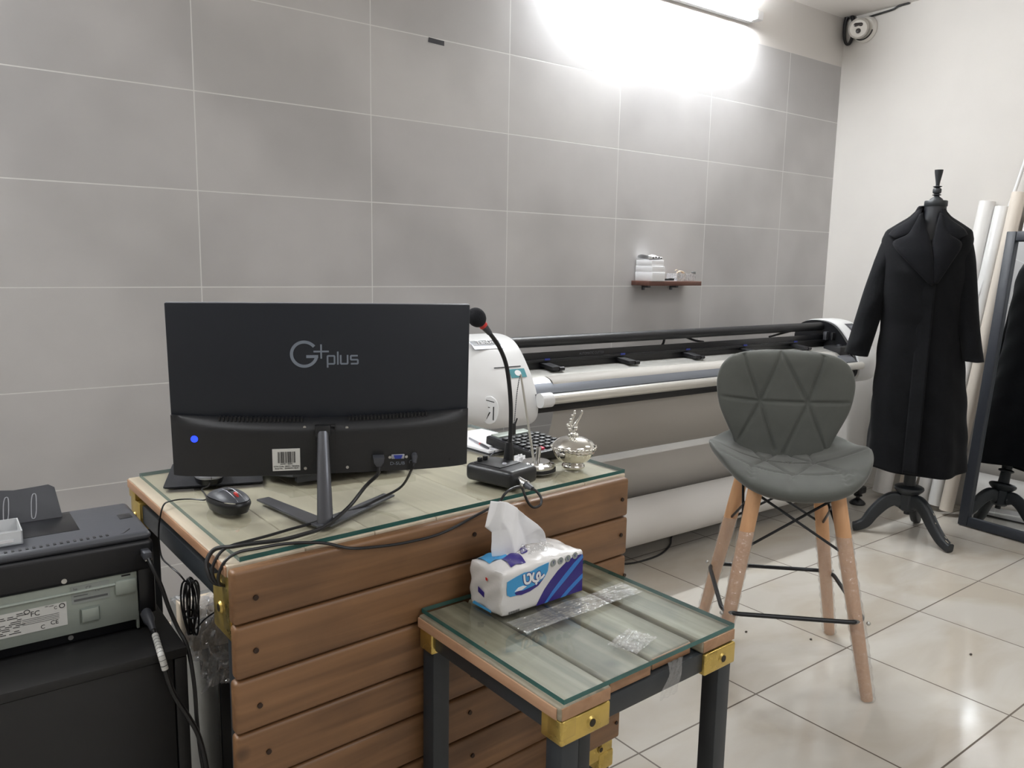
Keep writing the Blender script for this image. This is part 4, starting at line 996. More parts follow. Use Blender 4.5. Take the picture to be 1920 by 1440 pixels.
# local: X = across (towards the right of the picture), Y = up the leaning mirror, Z = away from the room
MW, MH, FW = .56, 1.46, .046
part(mi, 'backing', MB().mm((.004, .004, .014), (MW - .004, MH - .004, .02), MMX), K['frame'])
part(mi, 'mirror_glass', MB().mm((.02, .02, .008), (MW - .02, MH - .02, .0125), MMX), K['mirror'])
for lo, hi in (((0, 0), (FW, MH)), ((MW - FW, 0), (MW, MH)), ((FW, 0), (MW - FW, FW)), ((FW, MH - FW), (MW - FW, MH))):
    part(mi, 'frame_rail', MB().mm((lo[0], lo[1], -.012), (hi[0], hi[1], .0135), MMX, bev=.004), K['frame'])
# floor cable and crumbs
cable('floor_cable', [(2.80, 2.46, .004), (2.752, 2.431, .004), (2.671, 2.364, .004), (2.557, 2.310, .004), (2.441, 2.295, .004), (2.345, 2.308, .004), (2.235, 2.374, .004), (2.1, 2.5, .004)], .0042, K['cable'], 'black cable curving over the floor under the white roll')
for i, (x, y, lbl) in enumerate(((2.237, 1.614, 'dark crumb on the floor left of the stool back leg'), (2.375, 1.451, 'tiny dark crumb on the floor near the stool rear right foot'), (2.723, 1.083, 'small dark crumb on the open floor right of the stool'), (1.326, 1.403, 'dark crumb on the floor beside the desk lower brass corner'))):
    b = MB().sphere((x, y, .003), (.0055, .004, .003), 10); single('floor_crumb', b, K['debris'], lbl, 'crumb', sharp=20)

# ================================================================== bar stool
STC, SRZ = (2.167, 1.444, 0), math.atan2(-.70, .714)
sto = thing('bar_stool', 'grey velvet bar stool with shell backrest and film-wrapped wooden legs', 'stool', STC, SRZ)
def segd(px_, pz_, a, b):
    ax, az = a; bx, bz = b; dx, dz = bx - ax, bz - az
    t = max(0, min(1, ((px_ - ax) * dx + (pz_ - az) * dz) / (dx * dx + dz * dz)))
    return math.hypot(px_ - ax - t * dx, pz_ - az - t * dz)
A_, B_ = (-.080, .826), (.071, .826)
BS = [((-.23, .838), A_), (A_, B_), (B_, (.23, .832)), ((-.016, .985), A_), ((-.016, .985), B_), ((-.140, .985), A_), ((.118, .975), B_), (A_, (-.155, .67)), (A_, (-.028, .67)), (B_, (.0, .66)), (B_, (.135, .67))]
def groove(x, z, segs, wd=.0048, dp=.008):
    g = 0
    for a, b in segs:
        d = segd(x, z, a, b); g = max(g, math.exp(-(d / wd) ** 2))
    return -dp * g
def edge_pts(n=64):
    half = [(0, .992), (.06, .991), (.12, .985), (.170, .971), (.203, .942), (.2180, .900), (.2175, .855), (.207, .805), (.188, .760), (.166, .715), (.150, .675), (.135, .64)]
    rgt_ = spline([(x, 0, z) for x, z in half], 6)
    return [(v.x, v.z) for v in rgt_]
EDG = edge_pts()
def halfw(z):
    for (x0, z0), (x1, z1) in zip(EDG, EDG[1:]):
        if z1 <= z <= z0: return x0 + (x1 - x0) * ((z0 - z) / (z0 - z1) if z0 > z1 else 0)
    return EDG[-1][0] if z < .65 else .001
def back_y(x, z):   # centre surface, local y away from the sitter
    return .135 + (z - .66) * .13 - .42 * x * x - .03 * max(0, (z - .93) / .06) * 0
def bsh(side):
    def f(u, v):
        z = .992 - (.992 - .640) * (v ** 1.25 if v < 1 else 1)
        w_ = halfw(z); s = u * 2 - 1; s = math.sin(s * PI / 2) * .35 + s * .65; x = s * w_
        ed = max(0, 1 - s * s); tz = min(1, (.992 - z) / .045)
        th = .036 * (ed ** .45) * math.sqrt(max(0, 1 - (1 - tz) ** 2))
        y = back_y(x, z)
        if side < 0: return V((x, y - th - groove(x, z, BS) * min(1, ed * 3), z))
        return V((x, y + th * .55, z))
    return f
b = MB(); b.grid(bsh(-1), 96, 96); b.grid(bsh(1), 96, 96)
bmesh.ops.remove_doubles(b.bm, verts=b.bm.verts, dist=2e-4)
part(sto, 'backrest', b, K['velvet'], sharp=180)
SA, SB = (-.075, .01), (.075, .005)
SS = [(SA, SB), (SA, (-.26, .03)), (SB, (.26, .02)), (SA, (-.02, -.12)), (SB, (.0, -.115)), ((-.02, -.115), (.0, -.115)), ((-.01, -.118), (-.05, -.25)), ((-.13, -.10), SA), ((-.13, -.10), (-.26, -.04)), ((-.13, -.10), (-.16, -.25)), ((-.01, -.118), (-.13, -.10)), ((.0, -.115), (.13, -.12)), (SB, (.13, -.12)), ((.13, -.12), (.25, -.16)), ((.13, -.12), (.14, -.25)), (SA, (-.10, .17)), (SA, (-.005, .15)), (SB, (-.005, .15)), (SB, (.09, .17))]
def seat_base(x, y):
    a = abs(x) / .252
    return .622 + .085 * min(1.15, a) ** 2.4 * (1 - .5 * max(0, (-y - .10) / .13)) - .016 * max(0, (-y) / .23) ** 2 + .10 * max(0, (y - .08) / .11) ** 2
def seat(side):
    def f(u, v):
        a = 2 * PI * u; r = math.sin(v * PI / 2) ** .8 if v < 1 else 1
        ca, sa = math.cos(a), math.sin(a)
        rx = .246; ry = .226 if sa < 0 else .190
        k = 1 / (abs(ca) ** 2.55 + abs(sa) ** 2.55) ** (1 / 2.55)
        wing = 1 - .06 * max(0, -sa) * abs(ca) * 2
        x = rx * k * ca * r * wing; y = ry * k * sa * r + .012 * abs(ca)
        th = math.sqrt(max(0, 1 - r ** 5))
        z = seat_base(x, y)
        if side > 0: z += .030 * th + groove(x, y, SS) * min(1, th * 1.6)
        else: z -= .040 * th ** .9
        return V((x, y, z))
    return f
b = MB(); b.grid(seat(1), 120, 60, cu=True); b.grid(seat(-1), 120, 30, cu=True)
bmesh.ops.remove_doubles(b.bm, verts=b.bm.verts, dist=2e-4)
part(sto, 'seat', b, K['velvet'], sharp=180)
part(sto, 'seat_plate', MB().mm((-.10, -.11, .575), (.10, .10, .588), bev=.003), K['blackmetal'])
def legp(sx, sy_, z): k = (.600 - z) / .600; return V((sx * (.118 + .103 * k), sy_ * (.118 + .103 * k) - .004, z))
for sx in (-1, 1):
    for s2 in (-1, 1):
        P = [legp(sx, s2, z) for z in (.592, .5, .35, .2, .004, 0)]
        lg = part(sto, 'leg', MB().tube(P, [.0225, .0222, .0212, .0195, .0172, .0155], 20), K['beech'])
        z0, z1 = ((.0, .47) if s2 < 0 else ((.02, .42) if sx < 0 else (.0, .36)))
        b = MB(); wob = random.Random(sx * 3 + s2)
        def fw_(u, v, sx=sx, s2=s2, z0=z0, z1=z1):
            z = z0 + (z1 - z0) * v + .003; c = legp(sx, s2, z); a = 2 * PI * u
            rr_ = .0252 + .0015 * math.sin(a * 2 + z * 60) * math.sin(z * 47) + .0012 * math.sin(z * 210 + a) + (.008 * max(0, math.cos(a - .3)) ** 6 * (1 - abs(2 * v - .7)) if s2 < 0 and sx > 0 and v < .75 else 0)
            rr_ -= .005 * (1 - v) * .6
            return V((c.x + rr_ * math.cos(a), c.y + rr_ * math.sin(a), max(.001, z)))
        part(lg, 'plastic_wrap', b.grid(fw_, 24, 60, cu=True), K['film'])
# foot ring
q = .205; c_ = .05; zr = .232
rp = []
for sx, s2 in ((1, 1), (-1, 1), (-1, -1), (1, -1)):
    for k in range(7):
        a = math.atan2(s2, sx) + R(-45 + 15 * k); rp.append(V((sx * (q - c_) + c_ * math.cos(a), s2 * (q - c_) + c_ * math.sin(a) - .004, zr)))
fr_ = part(sto, 'foot_ring', MB().tube(rp, .0068, 10, closed=True), K['blackmetal'])
for sx in (-1, 1):
    for s2 in (-1, 1):
        c = legp(sx, s2, zr); part(fr_, 'ring_bolt', MB().sphere((c.x * 1.155, c.y * 1.155, zr + .002), .0062, 12), K['zinc'])
for s in (-1, 1):
    for side in (-1, 1):
        for axis in (0, 1):
            lo = legp(s if axis == 0 else side, side if axis == 0 else s, .415)
            hi = legp(-s if axis == 0 else side, side if axis == 0 else -s, .585) * 1.0
            hi.z = .585; lo2 = lo + V((0, 0, 0)); 
            part(sto, 'cross_rod', MB().tube([lo2, hi], .0042, 8), K['blackmetal'])

# ================================================================== mannequin and coat
MC, MRZ = (3.735, 1.834, 0), math.atan2(-.8997, .4367)
man = thing('dress_mannequin', 'black dress form with turned finial standing on a carved tripod', 'mannequin', MC, MRZ)
part(man, 'finial', MB().lathe([(0, 1.572), (.030, 1.572), (.026, 1.580), (.013, 1.590), (.010, 1.594), (.0185, 1.597), (.0185, 1.599), (.0100, 1.602), (.0165, 1.606), (.0180, 1.610), (.0180, 1.622), (.0160, 1.626), (.0095, 1.629), (.0185, 1.634), (.0185, 1.636), (.0075, 1.638), (.0085, 1.650), (.0120, 1.670), (.0165, 1.695), (.0180, 1.708), (0, 1.708)], 28), K['blackwood'])
part(man, 'neck_cap', MB().lathe([(0, 1.546), (.046, 1.546), (.048, 1.549), (.048, 1.569), (.046, 1.572), (0, 1.572)], 36), K['blackwood'])
def torso(u, v):
    z = 1.548 - v * .75; a = 2 * PI * u
    tb = [(1.548, .045, .045), (1.50, .047, .048), (1.465, .060, .055), (1.44, .105, .068), (1.41, .150, .082), (1.35, .158, .098), (1.25, .158, .115), (1.15, .135, .095), (1.05, .125, .088), (.95, .15, .10), (.85, .165, .115), (.79, .165, .115)]
    for (z0, w0, d0), (z1, w1, d1) in zip(tb, tb[1:]):
        if z1 <= z <= z0 + 1e-6:
            t = (z0 - z) / (z0 - z1); t = t * t * (3 - 2 * t); w_ = w0 + (w1 - w0) * t; d_ = d0 + (d1 - d0) * t; break
    return V((w_ * math.cos(a) - .012 * v, d_ * math.sin(a), z))
b = MB(); b.grid(torso, 40, 50, cu=True); part(man, 'torso', b, K['leather'], sharp=180)
part(man, 'pole', MB().lathe([(0, .19), (.030, .19), (.030, .225), (.028, .236), (.026, .27), (.025, .305), (.036, .309), (.038, .314), (.036, .319), (.025, .323), (.026, .35), (.030, .38), (.024, .42), (.024, .82), (0, .82)], 28), K['blackwood'])
part(man, 'collar', MB().lathe([(0, .205), (.040, .205), (.050, .212), (.062, .224), (.066, .232), (.064, .240), (.054, .246), (.030, .250), (0, .25)], 36), K['blackwood'])
part(man, 'hub', MB().lathe([(0, .105), (.014, .106), (.014, .122), (.030, .124), (.040, .132), (.042, .19), (.040, .206), (0, .206)], 8), K['blackwood'])
for lx, ly in ((-.209, -.045), (.175, -.159), (.043, .226)):
    d = V((lx, ly, 0)); Ln = d.length; d.normalize(); s_ = V((-d.y, d.x, 0))
    cen = spline([d * .030 + V((0, 0, .170)), d * .065 + V((0, 0, .176)), d * .105 + V((0, 0, .150)), d * .150 + V((0, 0, .095)), d * (Ln * .84) + V((0, 0, .047)), d * Ln + V((0, 0, .026)), d * (Ln + .022) + V((0, 0, .0215))], 5)
    t = bmesh.new(); rings = []; n_ = len(cen)
    for i, c in enumerate(cen):
        tg = (cen[min(i + 1, n_ - 1)] - cen[max(i - 1, 0)]).normalized(); nn = s_.cross(tg)
        k = i / (n_ - 1); hh = .036 * (1 - k) + .019 * k; ww = .021 * (1 - k) + .019 * k
        if i == n_ - 1: hh *= .55; ww *= .7
        rings.append([t.verts.new(c + s_ * (ww * math.copysign(abs(math.cos(a)) ** .5, math.cos(a))) + nn * (hh * math.copysign(abs(math.sin(a)) ** .5, math.sin(a)))) for a in [2 * PI * q_ / 16 + .01 for q_ in range(16)]])
    for A, B in zip(rings, rings[1:]):
        for q_ in range(16): t.faces.new((A[q_], A[(q_ + 1) % 16], B[(q_ + 1) % 16], B[q_]))
    t.faces.new(rings[0][::-1]); t.faces.new(rings[-1])
    b = MB(); b._add(t); lgm = part(man, 'tripod_leg', b, K['blackwood'], sharp=60)
    if lx > .1:
        for i_, (k, l_) in enumerate(((12, .010), (15, .006), (21, .014), (24, .018), (27, .010))):
            c = cen[k]; c2 = cen[min(k + 1, n_ - 1)]; tg = (c2 - c).normalized(); nn = s_.cross(tg); kk = k / (n_ - 1); hh = .036 * (1 - kk) + .019 * kk
            if nn.z < 0: nn = -nn
            part(lgm, 'paint_chip', MB().box((0, 0, 0), (l_, .0035, .0012), frame(c + nn * (hh + .0002) + s_ * .006 * (-1) ** i_, tg, s_)), K['chip'])
coat = thing('long_coat', 'long black wool coat with wide lapels hanging on the dress form', 'coat', MC[:2] + (.335,), MRZ)
CT = [  # z, centre x, half width, front depth, back depth
    (.335, .004, .212, .155, .140), (.50, .003, .205, .150, .135), (.70, -.004, .196, .140, .128), (.90, -.012, .180, .128, .118), (1.02, -.018, .168, .120, .110),
    (1.15, -.022, .178, .128, .112), (1.25, -.022, .182, .134, .118), (1.34, -.022, .186, .124, .118), (1.40, -.022, .188, .105, .110), (1.440, -.022, .176, .090, .098),
    (1.470, -.020, .132, .082, .086), (1.500, -.018, .086, .074, .074), (1.525, -.016, .064, .066, .066), (1.545, -.015, .056, .058, .060)]
def csec(z):
    for a, c in zip(CT, CT[1:]):
        if a[0] - 1e-9 <= z <= c[0] + 1e-9:
            t = (z - a[0]) / (c[0] - a[0]); return [p + (q_ - p) * t for p, q_ in zip(a, c)]
    return list(CT[0] if z < 1 else CT[-1])
def fold(a, z):
    k = max(0, min(1, (1.05 - z) / .7))
    return .012 * k * (math.sin(3 * a + .6) + .6 * math.sin(7 * a + z * 3)) + .002 * math.sin(z * 40 + 5 * a)
def body(u, v):
    z = .335 + 1.21 * v; _, cx_, w_, f_, k_ = csec(z); a = 2 * PI * u
    ca, sa = math.cos(a), math.sin(a); e = .82
    x = cx_ + (w_ + fold(a, z)) * math.copysign(abs(ca) ** e, ca); d_ = (f_ if sa < 0 else k_) + fold(a + 1, z)
    hem = .010 * math.sin(a * 2 + 1) * (1 - v) ** 8
    return V((x, d_ * math.copysign(abs(sa) ** .9, sa), z + hem))
def fy(x, z):
    """front surface y of the coat at x, z"""
    _, cx_, w_, f_, k_ = csec(z); q_ = min(.999, abs(x - cx_) / w_); ca = q_ ** (1 / .82); sa = math.sqrt(1 - ca * ca)
    return -(f_ * sa ** .9)
b = MB(); b.grid(body, 96, 120, cu=True)
LZ = 1.36
kill = []
for f in b.bm.faces:
    c = f.calc_center_median()
    if c.y < 0 and c.z > LZ:
        w_ = .004 + .052 * ((c.z - LZ) / (1.53 - LZ)) ** 1.0
        if abs(c.x - (.006 - .022 * (c.z - LZ) / .17)) < w_: kill.append(f)
bmesh.ops.delete(b.bm, geom=kill, context='FACES')
bodyo = part(coat, 'coat_body', b, K['coat'], sharp=180)
ZM = T(0, 0, -.335)
def shiftpart(o):   # coat geometry is written with floor heights; its thing starts at the hem
    for v in o.data.vertices: v.co.z -= .335
shiftpart(bodyo); solid(.006, -1)(bodyo)
# overlapping front edge
def placket(u, v):
    z = .338 + (1.215 - .338) * v; x = .030 - .060 * (1 - u) - .004 * (1 - v)
    return V((x, fy(x, z) - .0075 - fold(-PI / 2, z) * .9 + .014 * (1 - u), z))
o = part(coat, 'front_overlap', MB().grid(placket, 8, 50), K['coat'], sharp=180); shiftpart(o); solid(.005)(o)
def sleeve(side):
    def cen(v):
        P = spline([((-.146 if side < 0 else .100), .0, 1.412), ((-.160 if side < 0 else .112), -.003, 1.385), ((-.178 if side < 0 else .126), -.008, 1.30), ((-.215 if side < 0 else .152), -.018, 1.15), ((-.243 if side < 0 else .176), -.032, 1.02), ((-.264 if side < 0 else .196), -.045, .92), ((-.277 if side < 0 else .208), -.052, .862)], 8)
        return P[min(len(P) - 1, int(round(v * (len(P) - 1))))]
    def f(u, v):
        c = cen(v); a = 2 * PI * u
        rx = [.036, .050, .057, .056, .054, .053, .053]; k = v * 6; i = min(5, int(k)); r_ = rx[i] + (rx[i + 1] - rx[i]) * (k - i)
        r_ *= 1 - (.20 if side > 0 else 0) * max(0, min(1, (v - .3) / .4))
        tilt_ = .10 * side * 0 - (.20 if side < 0 else 0) * max(0, v - .6) * r_
        return V((c.x + r_ * math.cos(a), c.y + r_ * 1.15 * math.sin(a) + .003 * math.sin(v * 25 + a * 2), c.z + (.16 * r_ * -math.cos(a) * (1 if side < 0 else -.05) * v) - .0 * tilt_))
    return f
for s in (-1, 1):
    b = MB(); b.grid(sleeve(s), 36, 48, cu=True); o = part(coat, 'sleeve', b, K['coat'], sharp=180); shiftpart(o); solid(.005, -1)(o)
# lapels and collar
def patch(L, Rr, off, n=24):
    """quad patch between two edge polylines (x, z), laid on the coat front"""
    Lp = spline([(x, 0, z) for x, z in L], 6); Rp = spline([(x, 0, z) for x, z in Rr], 6); m_ = min(len(Lp), len(Rp)) - 1
    def f(u, v):
        i = v * m_; a = Lp[int(i)].lerp(Lp[min(m_, int(i) + 1)], i % 1); c = Rp[int(i)].lerp(Rp[min(m_, int(i) + 1)], i % 1)
        p = a.lerp(c, u); y = fy(p.x, min(p.z, 1.54))
        return V((p.x, y - off - .006 * math.sin(u * PI), p.z))
    return MB().grid(f, 10, n)
o = part(coat, 'lapel', patch([(-.060, 1.505), (-.098, 1.42), (-.158, 1.378), (-.085, 1.29), (.0, 1.205)], [(-.050, 1.515), (-.030, 1.45), (-.004, 1.38), (.012, 1.29), (.016, 1.195)], .012), K['coat2'], sharp=180); shiftpart(o); solid(.006)(o)
o = part(coat, 'lapel', patch([(.020, 1.515), (.010, 1.45), (.002, 1.38), (.008, 1.29), (.016, 1.20)], [(.034, 1.505), (.066, 1.42), (.116, 1.376), (.080, 1.29), (.036, 1.205)], .009), K['coat2'], sharp=180); shiftpart(o); solid(.006)(o)
o = part(coat, 'collar_leaf', patch([(-.066, 1.528), (-.100, 1.485), (-.160, 1.445), (-.178, 1.418)], [(-.052, 1.535), (-.060, 1.49), (-.086, 1.43), (-.150, 1.398)], .009), K['coat2'], sharp=180); shiftpart(o); solid(.006)(o)
o = part(coat, 'collar_leaf', patch([(.020, 1.535), (.030, 1.49), (.048, 1.43), (.106, 1.398)], [(.034, 1.528), (.064, 1.485), (.118, 1.445), (.134, 1.418)], .009), K['coat2'], sharp=180); shiftpart(o); solid(.006)(o)
def colb(u, v):
    a = R(-35) + R(250) * u; r_ = 1 + .10 * math.sin(v * PI)
    return V((-.016 + (.050 + .014 * v) * math.cos(a) * r_, (.048 + .018 * v) * math.sin(a) * r_ + .004, 1.548 - .06 * v + .006 * math.sin(a)))
o = part(coat, 'collar_stand', MB().grid(colb, 36, 8), K['coat2'], sharp=180); shiftpart(o); solid(.007)(o)

# ================================================================== tissue pack
TW, TD, TH = .206, .099, .084
tis = thing('tissue_pack', 'white and blue soft tissue pack with a tissue pulled up, on the side table', 'tissue pack', (.807, 1.103, .6202), .057)
# local: x along the long side, y to the back, origin at the near left lower corner
def pk(u, v):
    a = 2 * PI * u
    # rounded-rectangle cross-section swept along x with puckered ends
    return V((0, 0, 0))
b = MB().box((TW / 2, TD / 2, TH / 2), (TW, TD, TH))
bmesh.ops.subdivide_edges(b.bm, edges=b.bm.edges[:], cuts=14, use_grid_fill=True)
for v in b.bm.verts:
    x, y, z = v.co; cx_ = (x / TW - .5) * 2; cy_ = (y / TD - .5) * 2; cz = (z / TH - .5) * 2
    # round the corners
    def rnd_(p, q_, r_): return p
    ex = max(0, abs(cx_) - .93) / .07; ey = max(0, abs(cy_) - .86) / .14; ez = max(0, abs(cz) - .84) / .16
    L_ = math.sqrt(ex * ex + ey * ey + ez * ez)
    if L_ > 1:
        k = 1 / L_
        cx_ = math.copysign(.93 + .07 * ex * k, cx_) if ex else cx_; cy_ = math.copysign(.86 + .14 * ey * k, cy_) if ey else cy_; cz = math.copysign(.84 + .16 * ez * k, cz) if ez else cz
    bul = (1 - cx_ ** 2) * (1 - cy_ ** 2)
    x = (cx_ / 2 + .5) * TW; y = (cy_ / 2 + .5) * TD; z = (cz / 2 + .5) * TH
    if cz > .5: z += .010 * bul * max(0, (cz - .5) * 2) + .002 * math.sin(x * 160 + y * 90) * max(0, cz)
    if cx_ < -.9: x += .0018 * math.sin(y * 130 + z * 170)
    v.co = V((x, y, max(0.0, z)))
pk_ = part(tis, 'pack', b, K['pack'], sharp=50)
FR = M(((1, 0, 0, 0), (0, 0, -1, -.0004), (0, 1, 0, 0), (0, 0, 0, 1)))   # local XY on the front face
def decal(name, poly, m, h=.0004, fr=FR, par=pk_, label=None):
    b = MB().prism(poly, 0, h, fr); return part(par, name, b, m, label=label)
def FP(s, t): return (s * TW, t * TH)
sw_ = [(.40, .03), (.44, .17), (.50, .36), (.57, .52), (.66, .70), (.76, .84), (.86, .93), (.955, .93), (.985, .90), (.985, .03)]
decal('navy_sweep', [FP(*p) for p in sw_], K['purple'], .0004)
decal('blue_stripe', [FP(*p) for p in ((.50, .03), (.60, .27), (.73, .53), (.87, .78), (.975, .92), (.985, .84), (.90, .68), (.77, .44), (.64, .22), (.535, .03))], K['sky2'], .0008)
decal('blue_stripe', [FP(*p) for p in ((.70, .03), (.80, .20), (.90, .34), (.985, .45), (.985, .34), (.90, .22), (.82, .11), (.765, .03))], K['sky2'], .0008)
lg_ = decal('logo_field', [FP(*p) for p in ((.055, .50), (.05, .62), (.055, .80), (.16, .86), (.25, .90), (.33, .88), (.42, .93), (.545, .97), (.535, .78), (.50, .66), (.44, .54), (.33, .46), (.20, .43), (.09, .44))], K['sky'], .0006)
decal('logo_swoosh', [FP(*p) for p in ((.14, .50), (.16, .44), (.22, .41), (.32, .43), (.42, .50), (.48, .62), (.44, .58), (.36, .53), (.24, .50), (.18, .52))], K['purple'], .0010, par=lg_)
decal('logo_leaf', [FP(*p) for p in ((.14, .53), (.18, .60), (.24, .61), (.28, .57), (.22, .52))], K['whitep'], .0012, par=lg_)
LET = [[(.245, .86), (.255, .70), (.275, .64), (.31, .64), (.325, .70), (.320, .80), (.30, .84), (.28, .82)], [(.36, .84), (.345, .72), (.365, .64), (.41, .62), (.435, .70), (.425, .80), (.40, .76), (.405, .68), (.45, .66), (.49, .72)], [(.385, .55), (.40, .585)]]
for wd, m_, h_ in ((.0072, K['purple'], .0010), (.0046, K['whitep'], .0014)):
    b = MB()
    for L_ in LET:
        P = spline([(x * TW, y * TH, 0) for x, y in L_], 5); b.stroke([(p.x, p.y) for p in P], wd, FR, h_)
    part(lg_, 'logo_lettering', b, m_)
b = MB()
for i in range(14): b.mm((.016 + i * .0019, .003, .0003), (.016 + i * .0019 + (.0006 if i % 3 else .0011), .0085, .0006), FR)
part(pk_, 'barcode_print', b, K['inkg'])
for i, ch in enumerate('YnLK'):
    s_ = .60 + i * .092; t_ = .875 + (.0 if i < 3 else .02)
    cfr = FR @ T(s_ * TW, t_ * TH + .004, .0006)
    d_ = part(pk_, 'round_badge', MB().prism([(.0068 * math.cos(a * PI / 10), .0068 * math.sin(a * PI / 10)) for a in range(20)], 0, .0005, cfr), K['labelg'])
    b = MB(); addtext(b, ch, .0085, cfr @ T(0, 0, .0006)); part(d_, 'badge_letter', b, K['purple'])
# left end print
LE = M(((0, 0, -1, -.0016), (-1, 0, 0, 0), (0, 1, 0, 0), (0, 0, 0, 1)))
decal('navy_mark', [(-.068, .030), (-.050, .024), (-.050, .034), (-.068, .040)], K['purple'], .0006, fr=LE)
decal('red_mark', [(-.046, .060), (-.041, .059), (-.041, .064), (-.046, .065)], K['red'], .0006, fr=LE)
decal('blue_edge_mark', [(-.085, .002), (-.028, .002), (-.030, .006), (-.080, .008)], K['sky'], .0010, fr=LE)
def topdecal(name, x0, x1, y0, y1, m, sk=0):
    def f(u, v):
        y = y0 + (y1 - y0) * v; x = x0 + (x1 - x0) * u + sk * v
        cx_ = (x / TW - .5) * 2; cy_ = (y / TD - .5) * 2
        return V((x, y, TH + .010 * (1 - cx_ ** 2) * (1 - cy_ ** 2) + .0014 + .002 * math.sin(x * 160 + y * 90)))
    return part(pk_, name, MB().grid(f, 10, 10), m)
topdecal('blue_corner_print', .010, .052, .050, .090, K['sky'])
topdecal('purple_patch', .030, .066, .012, .050, K['purple'], .008)
topdecal('purple_patch', .078, .094, .040, .078, K['purple'], .024)
# crinkled clear film at the opening
def film(u, v):
    a = 2 * PI * u; r_ = .4 + .6 * v
    return V((.118 + .050 * r_ * math.cos(a), .055 + .030 * r_ * math.sin(a), TH + .0165 - .012 * v + .0035 * math.sin(a * 7 + v * 5) * (1 - v * .4)))
part(pk_, 'opening_film', MB().grid(film, 60, 8, cu=True), K['film'], sharp=20)
# pulled-up tissue
def lerp_poly(P, t):
    i = min(len(P) - 2, int(t * (len(P) - 1))); k = t * (len(P) - 1) - i
    return P[i][0] + (P[i + 1][0] - P[i][0]) * k, P[i][1] + (P[i + 1][1] - P[i][1]) * k
TOPC = [(.018, .203), (.030, .2035), (.060, .192), (.082, .178), (.105, .160), (.128, .138), (.152, .106)]
BOTC = [(.030, .090), (.045, .091), (.065, .093), (.085, .095), (.105, .096), (.128, .097), (.152, .098)]
LFT = [(.030, .090), (.026, .105), (.025, .122), (.022, .142), (.005, .156), (.009, .172), (.018, .203)]
def tsf(u, v):
    b0 = lerp_poly(BOTC, u); t0 = lerp_poly(TOPC, u); l0 = lerp_poly(LFT, v)
    x = b0[0] + (t0[0] - b0[0]) * v; z = b0[1] + (t0[1] - b0[1]) * v
    lx = BOTC[0][0] + (TOPC[0][0] - BOTC[0][0]) * v; lz = BOTC[0][1] + (TOPC[0][1] - BOTC[0][1]) * v
    k = (1 - u) ** 4; x += (l0[0] - lx) * k; z += (l0[1] - lz) * k
    tri = lambda q: abs((q % 1) * 2 - 1)
    y = .048 + .020 * tri(u * 1.35 + .25 * v) - .012 * tri(u * 2.6 - v * .6 + .3) * v + .006 * v
    return V((x, y, z))
part(tis, 'pulled_tissue', MB().grid(tsf, 60, 48), K['tissue'], sharp=180, mods=solid(.0006))

# ================================================================== printer on the black cabinet
cab = thing('black_cabinet', 'black wooden cabinet at the lower left carrying the printer', 'cabinet', (-.01, 1.62, 0), 0)
part(cab, 'carcass', MB().mm((-.360, 1.435, 0), (.338, 1.83, .552), bev=.002), K['cab'], world=True)
part(cab, 'top_board', MB().mm((-.365, 1.415, .553), (.341, 1.84, .570), bev=.002), K['cab'], world=True)
part(cab, 'back_board', MB().mm((-.345, 1.418, .01), (.318, 1.436, .552), bev=.0015), K['cab'], world=True)
part(cab, 'side_panel', MB().mm((.320, 1.416, 0), (.341, 1.84, .5525), bev=.002), K['cab'], world=True)
prn = thing('laser_printer', 'black laser printer seen from behind with a pale metal back plate', 'printer', (.15, 1.64, .5702), 0)
PX0, PX1, PY, PZ = -.032, .318, 1.532, .5702
part(prn, 'lower_body', MB().mm((PX0, PY + .010, PZ), (PX1 - .004, PY + .225, .690), bev=.006), K['blackg'], world=True)
up_ = part(prn, 'upper_body', MB().mm((PX0 - .002, PY - .006, .684), (PX1, PY + .222, .742), bev=.008, seg=3), K['black'], world=True)
tcv = part(prn, 'top_cover', MB().mm((PX0, PY - .002, .740), (PX1 - .001, PY + .215, .757), bev=.010, seg=4), K['greyp'], world=True)
for i in range(26): part(tcv, 'vent_slot', MB().box((.245 - i * .0104, PY + .014, .7572), (.0042, .009, .0016)), K['ink'], world=True)
part(tcv, 'top_seam', MB().tube([(PX0, PY + .004, .7545), (.25, PY + .004, .7545), (.272, PY + .012, .7565), (.285, PY + .030, .7575)], .0012, 6), K['ink'], world=True)
part(tcv, 'paper_well', MB().mm((.0, PY + .075, .7565), (.21, PY + .20, .7578), bev=.0004), K['blackg'], world=True)
part(tcv, 'button_recess', MB().mm((.282, PY + .10, .7562), (.305, PY + .13, .7582), bev=.001), K['black'], world=True)
# back plate
bk = part(prn, 'metal_back_plate', MB().mm((PX0 + .01, PY, .592), (.288, PY + .012, .6845), bev=.0012), K['zincp'], world=True)
part(bk, 'plate_ridge', MB().tube([(PX0 + .012, PY - .001, .668), (.262, PY - .001, .668)], .003, 8), K['zincp'], world=True)
part(bk, 'plate_lug', MB().mm((.250, PY - .006, .646), (.287, PY + .004, .674), bev=.004), K['zincp'], world=True)
part(bk, 'plate_boss', MB().prism([(-.015, -.013), (.015, -.013), (.015, .013), (-.015, .013)], 0, .008, frame((.208, PY + .001, .6225), (1, 0, 0), (0, 0, 1)), bev=.0055, seg=2), K['zincp'], world=True)
BF = frame((0, PY - .0002, 0), (1, 0, 0), (0, 0, 1))
rl = part(bk, 'rating_label', MB().prism([(-.01, .612), (.172, .612), (.172, .6545), (-.01, .6545)], 0, .0008, BF), K['label'], world=True)
b = MB(); rq = random.Random(5); lf = BF @ T(0, 0, .0009)
